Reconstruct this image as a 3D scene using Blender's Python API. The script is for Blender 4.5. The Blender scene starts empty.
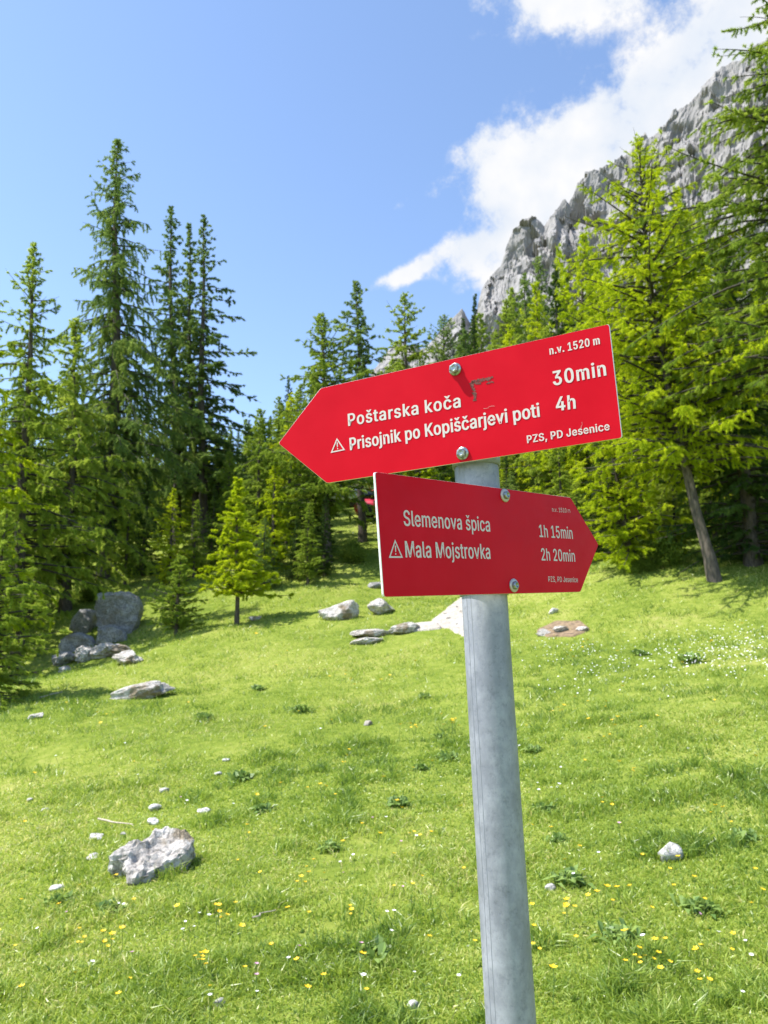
import bpy, bmesh, math
import numpy as np
from mathutils import Vector, Matrix

S = bpy.context.scene
COL = S.collection
PI = math.pi
rad = math.radians

# ------------------------------------------------------------------ camera
F_PX, PITCH, EYE = 760.0, rad(11.3), 1.65
cam_data = bpy.data.cameras.new('camera')
cam = bpy.data.objects.new('camera', cam_data)
COL.objects.link(cam)
cam.location = (0, 0, EYE)
cam.rotation_euler = (PI / 2 + PITCH, 0, 0)
cam_data.sensor_fit = 'VERTICAL'
cam_data.sensor_height = 36.0
cam_data.sensor_width = 27.0
cam_data.lens = 36.0 * F_PX / 1024.0
cam_data.clip_start = 0.05
cam_data.clip_end = 6000
cam_data.dof.use_dof = True
cam_data.dof.focus_distance = 1.0
cam_data.dof.aperture_fstop = 13.0
S.camera = cam


def pix_dir(px, py):
    """World direction through a photo pixel (forward component is not normalised)."""
    X = (px - 384) / F_PX
    Y = (512 - py) / F_PX
    return np.array([X, math.cos(PITCH) - Y * math.sin(PITCH), math.sin(PITCH) + Y * math.cos(PITCH)])


def pt(px, py, d):
    r = pix_dir(px, py)
    return np.array([0, 0, EYE]) + r * (d / r[1])


def az_el(px, py):
    r = pix_dir(px, py)
    return math.atan2(r[0], r[1]), math.atan2(r[2], math.hypot(r[0], r[1]))


# ------------------------------------------------------------------ sky, sun, exposure
SUN = Vector((-0.540, -0.055, 0.838)).normalized()
SUN_EL = math.asin(SUN.z)
SUN_AZ = math.atan2(SUN.x, SUN.y)
S.view_settings.view_transform = 'Standard'
S.view_settings.look = 'None'
S.view_settings.gamma = 1.0
S.view_settings.use_curve_mapping = False
S.view_settings.exposure = 1.2

sun_data = bpy.data.lights.new('sun', 'SUN')
sun_data.energy = 4.0
sun_data.angle = rad(0.53)
sun_data.color = (1.0, 0.955, 0.88)
sun = bpy.data.objects.new('sun', sun_data)
COL.objects.link(sun)
sun.location = (0, 0, 60)
sun.rotation_euler = SUN.to_track_quat('Z', 'Y').to_euler()

W = bpy.data.worlds.new('World')
S.world = W
W.use_nodes = True
wt = W.node_tree
wt.nodes.clear()


def wn(kind, **kw):
    n = wt.nodes.new(kind)
    for k, v in kw.items():
        setattr(n, k, v)
    return n


def wmath(op, a, b=None, c=None, clamp=False):
    n = wn('ShaderNodeMath', operation=op, use_clamp=clamp)
    for i, v in enumerate((a, b, c)):
        if v is None:
            continue
        if isinstance(v, (int, float)):
            n.inputs[i].default_value = v
        else:
            wt.links.new(v, n.inputs[i])
    return n.outputs[0]


w_out = wn('ShaderNodeOutputWorld')
sky = wn('ShaderNodeTexSky', sky_type='NISHITA')
sky.sun_disc = False
sky.sun_elevation = SUN_EL
sky.sun_rotation = SUN_AZ % (2 * PI)
sky.altitude = 900
sky.air_density = 1.0
sky.dust_density = 0.5
sky.ozone_density = 3.2
bg_sky = wn('ShaderNodeBackground')
bg_sky.inputs[1].default_value = 0.15
air = wn('ShaderNodeMix', data_type='RGBA', blend_type='MULTIPLY')
air.inputs['Factor'].default_value = 1.0
air.inputs['B'].default_value = (1.0, 0.945, 0.90, 1)
wt.links.new(sky.outputs[0], air.inputs['A'])
wt.links.new(air.outputs['Result'], bg_sky.inputs[0])
tc = wn('ShaderNodeTexCoord')
sep = wn('ShaderNodeSeparateXYZ')
wt.links.new(tc.outputs['Generated'], sep.inputs[0])
AZ = wmath('ARCTAN2', sep.outputs[0], sep.outputs[1])
EL = wmath('ARCSINE', sep.outputs[2])
# cloud lobes: photo pixel centre, half lengths in pixels along / across, tilt, weight
LOBES = [(468, 252, 36, 22, 25, 0.85), (515, 200, 52, 58, 10, 1.0), (590, 148, 82, 54, 32, 1.05), (676, 84, 80, 34, 40, 0.9),
         (775, 20, 80, 52, 34, 1.0), (405, 274, 34, 10, 20, 0.85), (580, -4, 92, 27, 0, 0.98), (690, 180, 120, 70, 30, 0.7), (500, 285, 40, 22, 20, 0.6),
         (398, 208, 26, 10, 40, 0.34), (436, 190, 14, 9, 30, 0.4), (234, 160, 8, 4, 20, 0.42), (478, 145, 40, 18, 45, 0.5), (425, 262, 40, 8, 40, 0.4)]
total = None
for px, py, a, b, tilt, wgt in LOBES:
    a0, e0 = az_el(px, py)
    ang = 1.0 / F_PX
    ca, sa = math.cos(rad(tilt)), math.sin(rad(tilt))
    da = wmath('MULTIPLY', wmath('SUBTRACT', AZ, a0), math.cos(e0))
    de = wmath('SUBTRACT', EL, e0)
    u = wmath('MULTIPLY', wmath('ADD', wmath('MULTIPLY', da, ca), wmath('MULTIPLY', de, sa)), 1 / (a * ang * 0.9))
    v = wmath('MULTIPLY', wmath('SUBTRACT', wmath('MULTIPLY', de, ca), wmath('MULTIPLY', da, sa)), 1 / (b * ang * 0.9))
    q = wmath('ADD', wmath('MULTIPLY', u, u), wmath('MULTIPLY', v, v))
    g = wmath('MULTIPLY', wmath('EXPONENT', wmath('MULTIPLY', q, -1.0)), wgt)
    total = g if total is None else wmath('ADD', total, g)
nz = wn('ShaderNodeTexNoise')
nz.inputs['Scale'].default_value = 14.0
nz.inputs['Detail'].default_value = 10.0
nz.inputs['Roughness'].default_value = 0.66
nz.inputs['Distortion'].default_value = 0.0
wt.links.new(tc.outputs['Generated'], nz.inputs['Vector'])
nz2 = wn('ShaderNodeTexNoise')
nz2.inputs['Scale'].default_value = 14.0
nz2.inputs['Detail'].default_value = 6.0
wt.links.new(tc.outputs['Generated'], nz2.inputs['Vector'])
dens = wmath('ADD', wmath('MINIMUM', total, 1.1), wmath('MULTIPLY', wmath('SUBTRACT', nz.outputs['Fac'], 0.5), wmath('MULTIPLY', wmath('MULTIPLY', total, 2.5, clamp=True), 2.7)))
cov = wn('ShaderNodeMapRange', interpolation_type='SMOOTHSTEP')
cov.inputs['From Min'].default_value = 0.24
cov.inputs['From Max'].default_value = 0.86
wt.links.new(dens, cov.inputs['Value'])
shade = wn('ShaderNodeMapRange')
shade.inputs['From Min'].default_value = 0.38
shade.inputs['From Max'].default_value = 0.62
shade.inputs['To Min'].default_value = 0.86
shade.inputs['To Max'].default_value = 1.0
wt.links.new(nz2.outputs['Fac'], shade.inputs['Value'])
ccol = wn('ShaderNodeMix', data_type='RGBA')
ccol.inputs['A'].default_value = (0.36, 0.385, 0.425, 1)
ccol.inputs['B'].default_value = (0.435, 0.435, 0.44, 1)
sh01 = wn('ShaderNodeMapRange')
sh01.inputs['From Min'].default_value = 0.86
sh01.inputs['From Max'].default_value = 1.0
wt.links.new(shade.outputs[0], sh01.inputs['Value'])
wt.links.new(sh01.outputs[0], ccol.inputs['Factor'])
bg_cloud = wn('ShaderNodeBackground')
bg_cloud.inputs[1].default_value = 1.0
wt.links.new(ccol.outputs['Result'], bg_cloud.inputs[0])
mixw = wn('ShaderNodeMixShader')
wt.links.new(cov.outputs[0], mixw.inputs[0])
wt.links.new(bg_sky.outputs[0], mixw.inputs[1])
wt.links.new(bg_cloud.outputs[0], mixw.inputs[2])
wt.links.new(mixw.outputs[0], w_out.inputs[0])

S.cycles.max_bounces = 7
S.cycles.diffuse_bounces = 4
S.cycles.glossy_bounces = 3
S.cycles.transmission_bounces = 4
S.cycles.use_denoising = True

# ------------------------------------------------------------------ noise and small helpers
def _hash(i, j, k):
    n = (i * 374761393 + j * 668265263 + k * 1274126177) & 0x7fffffff
    n = ((n ^ (n >> 13)) * 1274126177) & 0x7fffffff
    return ((n ^ (n >> 16)) & 0xffff) / 65535.0


def vnoise(x, y, z=0.0):
    x, y, z = np.broadcast_arrays(np.asarray(x, float), np.asarray(y, float), np.asarray(z, float))
    i, j, k = (np.floor(a).astype(np.int64) for a in (x, y, z))
    fx, fy, fz = x - i, y - j, z - k
    fx, fy, fz = (a * a * a * (a * (a * 6 - 15) + 10) for a in (fx, fy, fz))
    r = 0
    for dx in (0, 1):
        for dy in (0, 1):
            for dz in (0, 1):
                w = (fx if dx else 1 - fx) * (fy if dy else 1 - fy) * (fz if dz else 1 - fz)
                r = r + w * _hash(i + dx, j + dy, k + dz)
    return r


def fbm(x, y, z=0.0, octv=4, gain=0.5):
    a, s, t, n = 1.0, 0.0, 1.0, 0.0
    for o in range(octv):
        s = s + a * vnoise(np.asarray(x) * t + o * 17.3, np.asarray(y) * t - o * 9.1, np.asarray(z) * t + o * 5.7)
        n += a
        a *= gain
        t *= 2.03
    return s / n


def ridged(x, y, z=0.0, octv=5, gain=0.5):
    a, s, t, n = 1.0, 0.0, 1.0, 0.0
    for o in range(octv):
        v = 1 - np.abs(2 * vnoise(np.asarray(x) * t + o * 13.7, np.asarray(y) * t + o * 7.9, np.asarray(z) * t - o * 3.3) - 1)
        s = s + a * v * v
        n += a
        a *= gain
        t *= 2.1
    return s / n


def facets(x, y, seed, tilt=0.5):
    """Angular cells: every cell of a jittered grid gets its own step and slope."""
    gx, gy = np.floor(x).astype(np.int64), np.floor(y).astype(np.int64)
    best = np.full(np.shape(x), 9e9)
    out = np.zeros(np.shape(x))
    for dx in (-1, 0, 1):
        for dy in (-1, 0, 1):
            i, j = gx + dx, gy + dy
            cx, cy = i + _hash(i, j, seed), j + _hash(i, j, seed + 11)
            d = (x - cx) ** 2 + (y - cy) ** 2
            v = _hash(i, j, seed + 23) - 0.5 + tilt * ((x - cx) * (_hash(i, j, seed + 31) - 0.5) + (y - cy) * (_hash(i, j, seed + 47) - 0.5)) * 2
            m = d < best
            best = np.where(m, d, best)
            out = np.where(m, v, out)
    return out


def smooth(a, lo, hi):
    t = np.clip((np.asarray(a, float) - lo) / (hi - lo), 0, 1)
    return t * t * (3 - 2 * t)


def raw_mesh(name, verts, faces_flat, sizes, mats, tint=None, mat_idx=None, smooth_faces=False):
    me = bpy.data.meshes.new(name)
    verts = np.asarray(verts, np.float32)
    faces_flat = np.asarray(faces_flat, np.int32).ravel()
    sizes = np.asarray(sizes, np.int32)
    me.vertices.add(len(verts))
    me.vertices.foreach_set('co', verts.ravel())
    me.loops.add(len(faces_flat))
    me.loops.foreach_set('vertex_index', faces_flat)
    me.polygons.add(len(sizes))
    starts = np.concatenate(([0], np.cumsum(sizes)[:-1])).astype(np.int32)
    me.polygons.foreach_set('loop_start', starts)
    if mat_idx is not None:
        me.polygons.foreach_set('material_index', np.asarray(mat_idx, np.int32))
    me.polygons.foreach_set('use_smooth', np.full(len(sizes), bool(smooth_faces)))
    if tint is not None:
        at = me.attributes.new('tint', 'FLOAT', 'FACE')
        at.data.foreach_set('value', np.asarray(tint, np.float32))
    for m in mats:
        me.materials.append(m)
    me.update(calc_edges=True)
    return me


def obj(name, me, parent=None, loc=None, rot=None):
    o = bpy.data.objects.new(name, me)
    COL.objects.link(o)
    if parent is not None:
        o.parent = parent
    if loc is not None:
        o.location = [float(a) for a in loc]
    if rot is not None:
        o.rotation_euler = rot
    return o


def tag(o, label=None, cat=None, group=None, kind=None):
    for k, v in (('label', label), ('category', cat), ('group', group), ('kind', kind)):
        if v:
            o[k] = v
    return o


def thing(name, label, cat, loc=(0, 0, 0), rotz=0.0, group=None):
    o = bpy.data.objects.new(name, None)
    COL.objects.link(o)
    o.empty_display_size = 0.2
    o.location = [float(a) for a in loc]
    o.rotation_euler = (0, 0, rotz)
    return tag(o, label, cat, group)


def dup(root, loc, rotz, scale, label, group=None):
    r = root.copy()
    COL.objects.link(r)
    r.location = [float(a) for a in loc]
    r.rotation_euler = (0, 0, rotz)
    r.scale = scale if hasattr(scale, '__len__') else (scale, scale, scale)
    r['label'] = label
    if group:
        r['group'] = group
    for ch in list(root.children):
        c = ch.copy()
        COL.objects.link(c)
        c.parent = r
    return r


def from_bm(bm, name, mats):
    me = bpy.data.meshes.new(name)
    bm.to_mesh(me)
    bm.free()
    for m in mats:
        me.materials.append(m)
    return me


# ------------------------------------------------------------------ terrain height
TP = np.array([[0.0, 3.9, 0.02], [-1.96, 4.3, -0.04], [1.69, 3.7, 0.16], [-1.97, 6.6, 0.01], [-7.71, 17.0, 1.09], [-8.48, 24.0, 1.62], [-12.92, 36.0, 5.79], [-6.31, 24.0, 2.63], [-4.69, 25.0, 2.89], [-1.38, 24.0, 3.15], [0.21, 27.0, 3.87], [2.06, 28.0, 3.95], [-3.44, 31.0, 5.22], [4.35, 19.0, 2.42], [8.64, 20.0, 3.77], [9.06, 18.0, 3.13], [7.67, 24.0, 4.95], [-5.27, 17.0, 1.03], [2.08, 5.9, 0.28], [0.0, 8.0, 0.32], [0.0, 12.5, 0.77], [-2.8, 12.0, 0.52], [2.89, 10.5, 0.91], [5.08, 12.5, 1.4], [-1.35, 72.0, 16.53], [-16.62, 58.0, 12.61], [18.0, 38.0, 10.39], [12.38, 52.0, 14.34], [-21.7, 45.0, 7.72], [-7.91, 70.0, 16.79], [0.0, 0.0, 0.0], [-3.0, 0.0, -0.25], [3.0, 0.0, 0.25], [0.0, -6.0, -0.6], [-8.0, 3.0, -0.9], [8.0, 3.0, 0.9], [-25.0, 10.0, -2.2], [25.0, 12.0, 4.5], [-8.0, -10.0, -1.9], [8.0, -10.0, -0.2]])
TW = np.array([-5.028754, 5.925163, -1.406903, -3.707532, 16.605251, -35.430458, 1.769062, 41.085474, -18.180608, 8.238808, 10.307082, -30.658812, 11.376354, -7.994371, 3.578362, -6.556002, 16.61056, -12.911427, -4.733255, 2.653261, -2.637534, 1.852101, 3.70239, 0.58994, -7.370368, -1.064961, -0.855713, 2.945034, -0.201147, 7.430052, 1.276875, 5.446218, 2.397966, -2.624375, -3.484862, 0.695293, -0.560385, -0.683582, 1.038742, 0.567064, -0.52064, 2.979712, 5.84584])


def base_height(x, y):
    x, y = np.broadcast_arrays(np.asarray(x, float), np.asarray(y, float))
    r = np.hypot(x, y)
    k = np.minimum(1.0, 108.0 / np.maximum(r, 1e-6))
    q = np.stack([x * k, y * k], -1) / 30.0
    dd = np.linalg.norm(q[..., None, :] - TP[:, :2] / 30.0, axis=-1)
    K = np.where(dd > 1e-9, dd ** 2 * np.log(dd + 1e-12), 0)
    return K @ TW[:len(TP)] + TW[len(TP)] + q @ TW[-2:]


def ground(x, y):
    r = np.hypot(x, y)
    b = (fbm(np.asarray(x) / 1.7, np.asarray(y) / 1.7, octv=3) - 0.5) * 0.12 + (fbm(np.asarray(x) / 5, np.asarray(y) / 5, 3.3, octv=2) - 0.5) * 0.22
    fade = smooth(r, 2.0, 9.0) * 0.75 + 0.25
    return base_height(x, y) + b * fade


def gz(x, y):
    return float(ground(np.array([x]), np.array([y]))[0])


_D = 2.2 * (120 / 2.2) ** np.linspace(0, 1, 420)


def on_ground(px, py):
    """Where the sight line through a photo pixel meets the terrain."""
    r = pix_dir(px, py)
    x, z = r[0] / r[1] * _D, EYE + r[2] / r[1] * _D
    g = ground(x, _D)
    i = int(np.argmax(z <= g)) if np.any(z <= g) else len(_D) - 1
    i = max(i, 1)
    a, b = z[i - 1] - g[i - 1], z[i] - g[i]
    t = a / (a - b) if a != b else 0
    d = _D[i - 1] + (_D[i] - _D[i - 1]) * min(max(t, 0), 1)
    x = r[0] / r[1] * d
    return np.array([x, d, gz(x, d)])


# ------------------------------------------------------------------ materials
def mat(name):
    m = bpy.data.materials.new(name)
    m.use_nodes = True
    return m, m.node_tree, m.node_tree.nodes['Principled BSDF']


def node(nt, kind, ins=None, **kw):
    n = nt.nodes.new(kind)
    for k, v in kw.items():
        setattr(n, k, v)
    for k, v in (ins or {}).items():
        if hasattr(v, 'node'):
            nt.links.new(v, n.inputs[k])
        else:
            n.inputs[k].default_value = v
    return n


def ramp(nt, fac, stops, interp='LINEAR'):
    n = nt.nodes.new('ShaderNodeValToRGB')
    n.color_ramp.interpolation = interp
    while len(n.color_ramp.elements) < len(stops):
        n.color_ramp.elements.new(0.5)
    for e, (p, c) in zip(n.color_ramp.elements, stops):
        e.position = p
        e.color = (*c, 1) if len(c) == 3 else c
    nt.links.new(fac, n.inputs[0])
    return n.outputs[0]


def leaf_material(name, stops, trans=0.4, gloss=0.0, spread=0.3):
    m, nt, p = mat(name)
    out = nt.nodes['Material Output']
    nt.nodes.remove(p)
    at = node(nt, 'ShaderNodeAttribute', attribute_name='tint')
    oi = node(nt, 'ShaderNodeObjectInfo')
    rnd = node(nt, 'ShaderNodeMath', {0: oi.outputs['Random'], 1: spread}, operation='MULTIPLY')
    add = node(nt, 'ShaderNodeMath', {0: at.outputs['Fac'], 1: rnd.outputs[0]}, operation='ADD')
    col = ramp(nt, add.outputs[0], stops)
    d = node(nt, 'ShaderNodeBsdfDiffuse', {'Color': col})
    hs = node(nt, 'ShaderNodeHueSaturation', {'Hue': 0.492, 'Saturation': 1.05, 'Value': 1.25, 'Color': col})
    t = node(nt, 'ShaderNodeBsdfTranslucent', {'Color': hs.outputs[0]})
    mx = node(nt, 'ShaderNodeMixShader', {0: trans, 1: d.outputs[0], 2: t.outputs[0]})
    last = mx
    if gloss:
        g = node(nt, 'ShaderNodeBsdfGlossy', {'Roughness': 0.38, 'Color': (1, 1, 1, 1)})
        last = node(nt, 'ShaderNodeMixShader', {0: gloss, 1: mx.outputs[0], 2: g.outputs[0]})
    nt.links.new(last.outputs[0], out.inputs[0])
    return m


M_LARCH = leaf_material('larch_needles', [(0.0, (0.135, 0.215, 0.036)), (0.55, (0.275, 0.375, 0.056)), (1.0, (0.42, 0.50, 0.09))], 0.48)
M_LARCH_BRIGHT = leaf_material('bright_larch_needles', [(0.0, (0.21, 0.30, 0.020)), (0.5, (0.40, 0.50, 0.030)), (1.0, (0.58, 0.64, 0.055))], 0.5)
M_LARCH_DARK = leaf_material('dark_larch_needles', [(0.0, (0.085, 0.150, 0.046)), (0.6, (0.180, 0.270, 0.070)), (1.0, (0.31, 0.39, 0.090))], 0.45)
M_SPRUCE = leaf_material('spruce_needles', [(0.0, (0.030, 0.062, 0.020)), (0.6, (0.070, 0.125, 0.032)), (1.0, (0.15, 0.22, 0.045))], 0.32)
M_BUSH = leaf_material('bush_leaves', [(0.0, (0.07, 0.13, 0.02)), (1.0, (0.21, 0.28, 0.05))], 0.4)
M_GRASS = leaf_material('meadow_grass', [(0.0, (0.085, 0.165, 0.024)), (0.35, (0.255, 0.360, 0.050)), (0.66, (0.400, 0.480, 0.092)), (1.0, (0.66, 0.61, 0.27))], 0.46, 0.03, 0.0)
M_WEED = leaf_material('weed_leaves', [(0.0, (0.10, 0.19, 0.045)), (1.0, (0.26, 0.36, 0.09))], 0.3, 0.03)


def simple(name, col, rough=0.6, metal=0.0, var=0.0, scale=20.0):
    m, nt, p = mat(name)
    p.inputs['Roughness'].default_value = rough
    p.inputs['Metallic'].default_value = metal
    if var:
        tcn = node(nt, 'ShaderNodeTexCoord')
        n = node(nt, 'ShaderNodeTexNoise', {'Vector': tcn.outputs['Object'], 'Scale': scale, 'Detail': 5.0})
        lo = tuple(c * (1 - var) for c in col)
        hi = tuple(min(1, c * (1 + var)) for c in col)
        nt.links.new(ramp(nt, n.outputs['Fac'], [(0.3, lo), (0.7, hi)]), p.inputs['Base Color'])
    else:
        p.inputs['Base Color'].default_value = (*col, 1)
    return m


def bark_material(name, a, b):
    m, nt, p = mat(name)
    tcn = node(nt, 'ShaderNodeTexCoord')
    mp = node(nt, 'ShaderNodeMapping', {'Vector': tcn.outputs['Object'], 'Scale': (6, 6, 1.6)})
    n = node(nt, 'ShaderNodeTexNoise', {'Vector': mp.outputs[0], 'Scale': 3.0, 'Detail': 7.0, 'Roughness': 0.65})
    nt.links.new(ramp(nt, n.outputs['Fac'], [(0.32, a), (0.68, b)]), p.inputs['Base Color'])
    p.inputs['Roughness'].default_value = 0.95
    bp = node(nt, 'ShaderNodeBump', {'Height': n.outputs['Fac'], 'Strength': 0.8, 'Distance': 0.05})
    nt.links.new(bp.outputs[0], p.inputs['Normal'])
    return m


M_BARK = bark_material('bark', (0.035, 0.028, 0.022), (0.13, 0.105, 0.085))
M_LIMB = bark_material('limb_bark', (0.030, 0.026, 0.018), (0.075, 0.065, 0.045))
M_BARK_LIGHT = bark_material('larch_bark', (0.045, 0.036, 0.03), (0.16, 0.13, 0.105))


def rock_material(name, pale, dark, lichen=0.15):
    m, nt, p = mat(name)
    tcn = node(nt, 'ShaderNodeTexCoord')
    oi = node(nt, 'ShaderNodeObjectInfo')
    off = node(nt, 'ShaderNodeVectorMath', {0: tcn.outputs['Object'], 1: oi.outputs['Location']}, operation='ADD')
    n1 = node(nt, 'ShaderNodeTexNoise', {'Vector': off.outputs[0], 'Scale': 3.5, 'Detail': 9.0, 'Roughness': 0.68})
    n2 = node(nt, 'ShaderNodeTexNoise', {'Vector': off.outputs[0], 'Scale': 22.0, 'Detail': 6.0, 'Roughness': 0.7})
    vor = node(nt, 'ShaderNodeTexVoronoi', {'Vector': off.outputs[0], 'Scale': 5.0}, feature='DISTANCE_TO_EDGE')
    c1 = ramp(nt, n1.outputs['Fac'], [(0.36, dark), (0.52, tuple((a + b) / 2 for a, b in zip(dark, pale))), (0.62, pale)])
    c2 = ramp(nt, n2.outputs['Fac'], [(0.34, tuple(c * 0.55 for c in dark)), (0.55, (1, 1, 1))])
    mul = node(nt, 'ShaderNodeMix', {'Factor': 0.75, 'A': c1, 'B': c2}, data_type='RGBA', blend_type='MULTIPLY')
    cr = ramp(nt, vor.outputs['Distance'], [(0.0, (0.35, 0.32, 0.3)), (0.035, (1, 1, 1))])
    mul2 = node(nt, 'ShaderNodeMix', {'Factor': 0.5, 'A': mul.outputs['Result'], 'B': cr}, data_type='RGBA', blend_type='MULTIPLY')
    n3 = node(nt, 'ShaderNodeTexNoise', {'Vector': off.outputs[0], 'Scale': 2.2, 'Detail': 5.0, 'W': 3.0}, noise_dimensions='4D')
    lf = ramp(nt, n3.outputs['Fac'], [(0.55, (0, 0, 0)), (0.61, (1, 1, 1))])
    lfm = node(nt, 'ShaderNodeMath', {0: lf, 1: lichen}, operation='MULTIPLY')
    fin = node(nt, 'ShaderNodeMix', {'Factor': lfm.outputs[0], 'A': mul2.outputs['Result'], 'B': (0.16, 0.105, 0.035, 1)}, data_type='RGBA')
    nt.links.new(fin.outputs['Result'], p.inputs['Base Color'])
    p.inputs['Roughness'].default_value = 0.9
    h = node(nt, 'ShaderNodeMath', {0: n1.outputs['Fac'], 1: n2.outputs['Fac']}, operation='ADD')
    bp = node(nt, 'ShaderNodeBump', {'Height': h.outputs[0], 'Strength': 0.7, 'Distance': 0.06})
    nt.links.new(bp.outputs[0], p.inputs['Normal'])
    return m


M_ROCK = rock_material('pale_limestone', (0.72, 0.68, 0.63), (0.36, 0.33, 0.30), 0.7)
M_ROCK_GREY = rock_material('grey_limestone', (0.48, 0.47, 0.46), (0.24, 0.235, 0.23), 0.25)
M_STONE = rock_material('white_limestone', (0.80, 0.78, 0.74), (0.52, 0.50, 0.46), 0.0)


def ground_material():
    m, nt, p = mat('meadow_soil')
    g = node(nt, 'ShaderNodeNewGeometry')
    n1 = node(nt, 'ShaderNodeTexNoise', {'Vector': g.outputs['Position'], 'Scale': 0.35, 'Detail': 6.0, 'Roughness': 0.6})
    n2 = node(nt, 'ShaderNodeTexNoise', {'Vector': g.outputs['Position'], 'Scale': 6.0, 'Detail': 8.0, 'Roughness': 0.7})
    mixn = node(nt, 'ShaderNodeMix', {'Factor': 0.5, 'A': n1.outputs['Fac'], 'B': n2.outputs['Fac']}, data_type='FLOAT')
    c = ramp(nt, mixn.outputs['Result'], [(0.34, (0.075, 0.115, 0.020)), (0.46, (0.15, 0.20, 0.032)), (0.54, (0.215, 0.255, 0.05)), (0.62, (0.28, 0.29, 0.085)), (0.75, (0.22, 0.19, 0.095))])
    nt.links.new(c, p.inputs['Base Color'])
    p.inputs['Roughness'].default_value = 1.0
    p.inputs['Specular IOR Level'].default_value = 0.0
    bp = node(nt, 'ShaderNodeBump', {'Height': n2.outputs['Fac'], 'Strength': 0.6, 'Distance': 0.06})
    nt.links.new(bp.outputs[0], p.inputs['Normal'])
    return m


M_SOIL = ground_material()
M_GRAVEL = rock_material('path_gravel', (0.66, 0.61, 0.54), (0.40, 0.36, 0.31), 0.0)
M_DIRT = simple('bare_earth', (0.20, 0.14, 0.085), 0.95, 0, 0.5, 9)


def cliff_material():
    m, nt, p = mat('mountain_limestone')
    g = node(nt, 'ShaderNodeNewGeometry')
    mp = node(nt, 'ShaderNodeMapping', {'Vector': g.outputs['Position'], 'Scale': (0.05, 0.05, 0.02)})
    n1 = node(nt, 'ShaderNodeTexNoise', {'Vector': mp.outputs[0], 'Scale': 1.6, 'Detail': 10.0, 'Roughness': 0.7})
    n2 = node(nt, 'ShaderNodeTexNoise', {'Vector': g.outputs['Position'], 'Scale': 0.09, 'Detail': 9.0, 'Roughness': 0.7})
    mx = node(nt, 'ShaderNodeMix', {'Factor': 0.45, 'A': n1.outputs['Fac'], 'B': n2.outputs['Fac']}, data_type='FLOAT')
    c = ramp(nt, mx.outputs['Result'], [(0.34, (0.19, 0.182, 0.182)), (0.46, (0.24, 0.232, 0.23)), (0.56, (0.285, 0.273, 0.268)), (0.68, (0.33, 0.312, 0.295))])
    n3 = node(nt, 'ShaderNodeTexNoise', {'Vector': g.outputs['Position'], 'Scale': 0.02, 'Detail': 8.0, 'Roughness': 0.7})
    sp = node(nt, 'ShaderNodeSeparateXYZ', {0: g.outputs['Position']})
    hz = node(nt, 'ShaderNodeMapRange', {'Value': sp.outputs[2], 'From Min': 470.0, 'From Max': 130.0, 'To Min': -0.16, 'To Max': 0.3})
    sm = node(nt, 'ShaderNodeMath', {0: n3.outputs['Fac'], 1: hz.outputs[0]}, operation='ADD')
    gf = ramp(nt, sm.outputs[0], [(0.55, (0, 0, 0)), (0.62, (1, 1, 1))])
    fin = node(nt, 'ShaderNodeMix', {'Factor': gf, 'A': c, 'B': (0.075, 0.115, 0.035, 1)}, data_type='RGBA')
    nt.links.new(fin.outputs['Result'], p.inputs['Base Color'])
    p.inputs['Roughness'].default_value = 0.95
    p.inputs['Specular IOR Level'].default_value = 0.1
    bp = node(nt, 'ShaderNodeBump', {'Height': mx.outputs['Result'], 'Strength': 0.5, 'Distance': 4.0})
    nt.links.new(bp.outputs[0], p.inputs['Normal'])
    return m


M_CLIFF = cliff_material()


def red_material():
    m, nt, p = mat('red_sign_paint')
    tcn = node(nt, 'ShaderNodeTexCoord')
    n = node(nt, 'ShaderNodeTexNoise', {'Vector': tcn.outputs['Object'], 'Scale': 14.0, 'Detail': 6.0})
    c = ramp(nt, n.outputs['Fac'], [(0.3, (0.55, 0.001, 0.012)), (0.7, (0.61, 0.003, 0.016))])
    nt.links.new(c, p.inputs['Base Color'])
    n2 = node(nt, 'ShaderNodeTexNoise', {'Vector': tcn.outputs['Object'], 'Scale': 60.0, 'Detail': 8.0, 'Roughness': 0.7})
    r = node(nt, 'ShaderNodeMapRange', {'Value': n2.outputs['Fac'], 'From Min': 0.3, 'From Max': 0.7, 'To Min': 0.34, 'To Max': 0.52})
    nt.links.new(r.outputs[0], p.inputs['Roughness'])
    p.inputs['Specular IOR Level'].default_value = 0.10
    bp = node(nt, 'ShaderNodeBump', {'Height': n.outputs['Fac'], 'Strength': 0.05, 'Distance': 0.01})
    nt.links.new(bp.outputs[0], p.inputs['Normal'])
    return m


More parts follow.
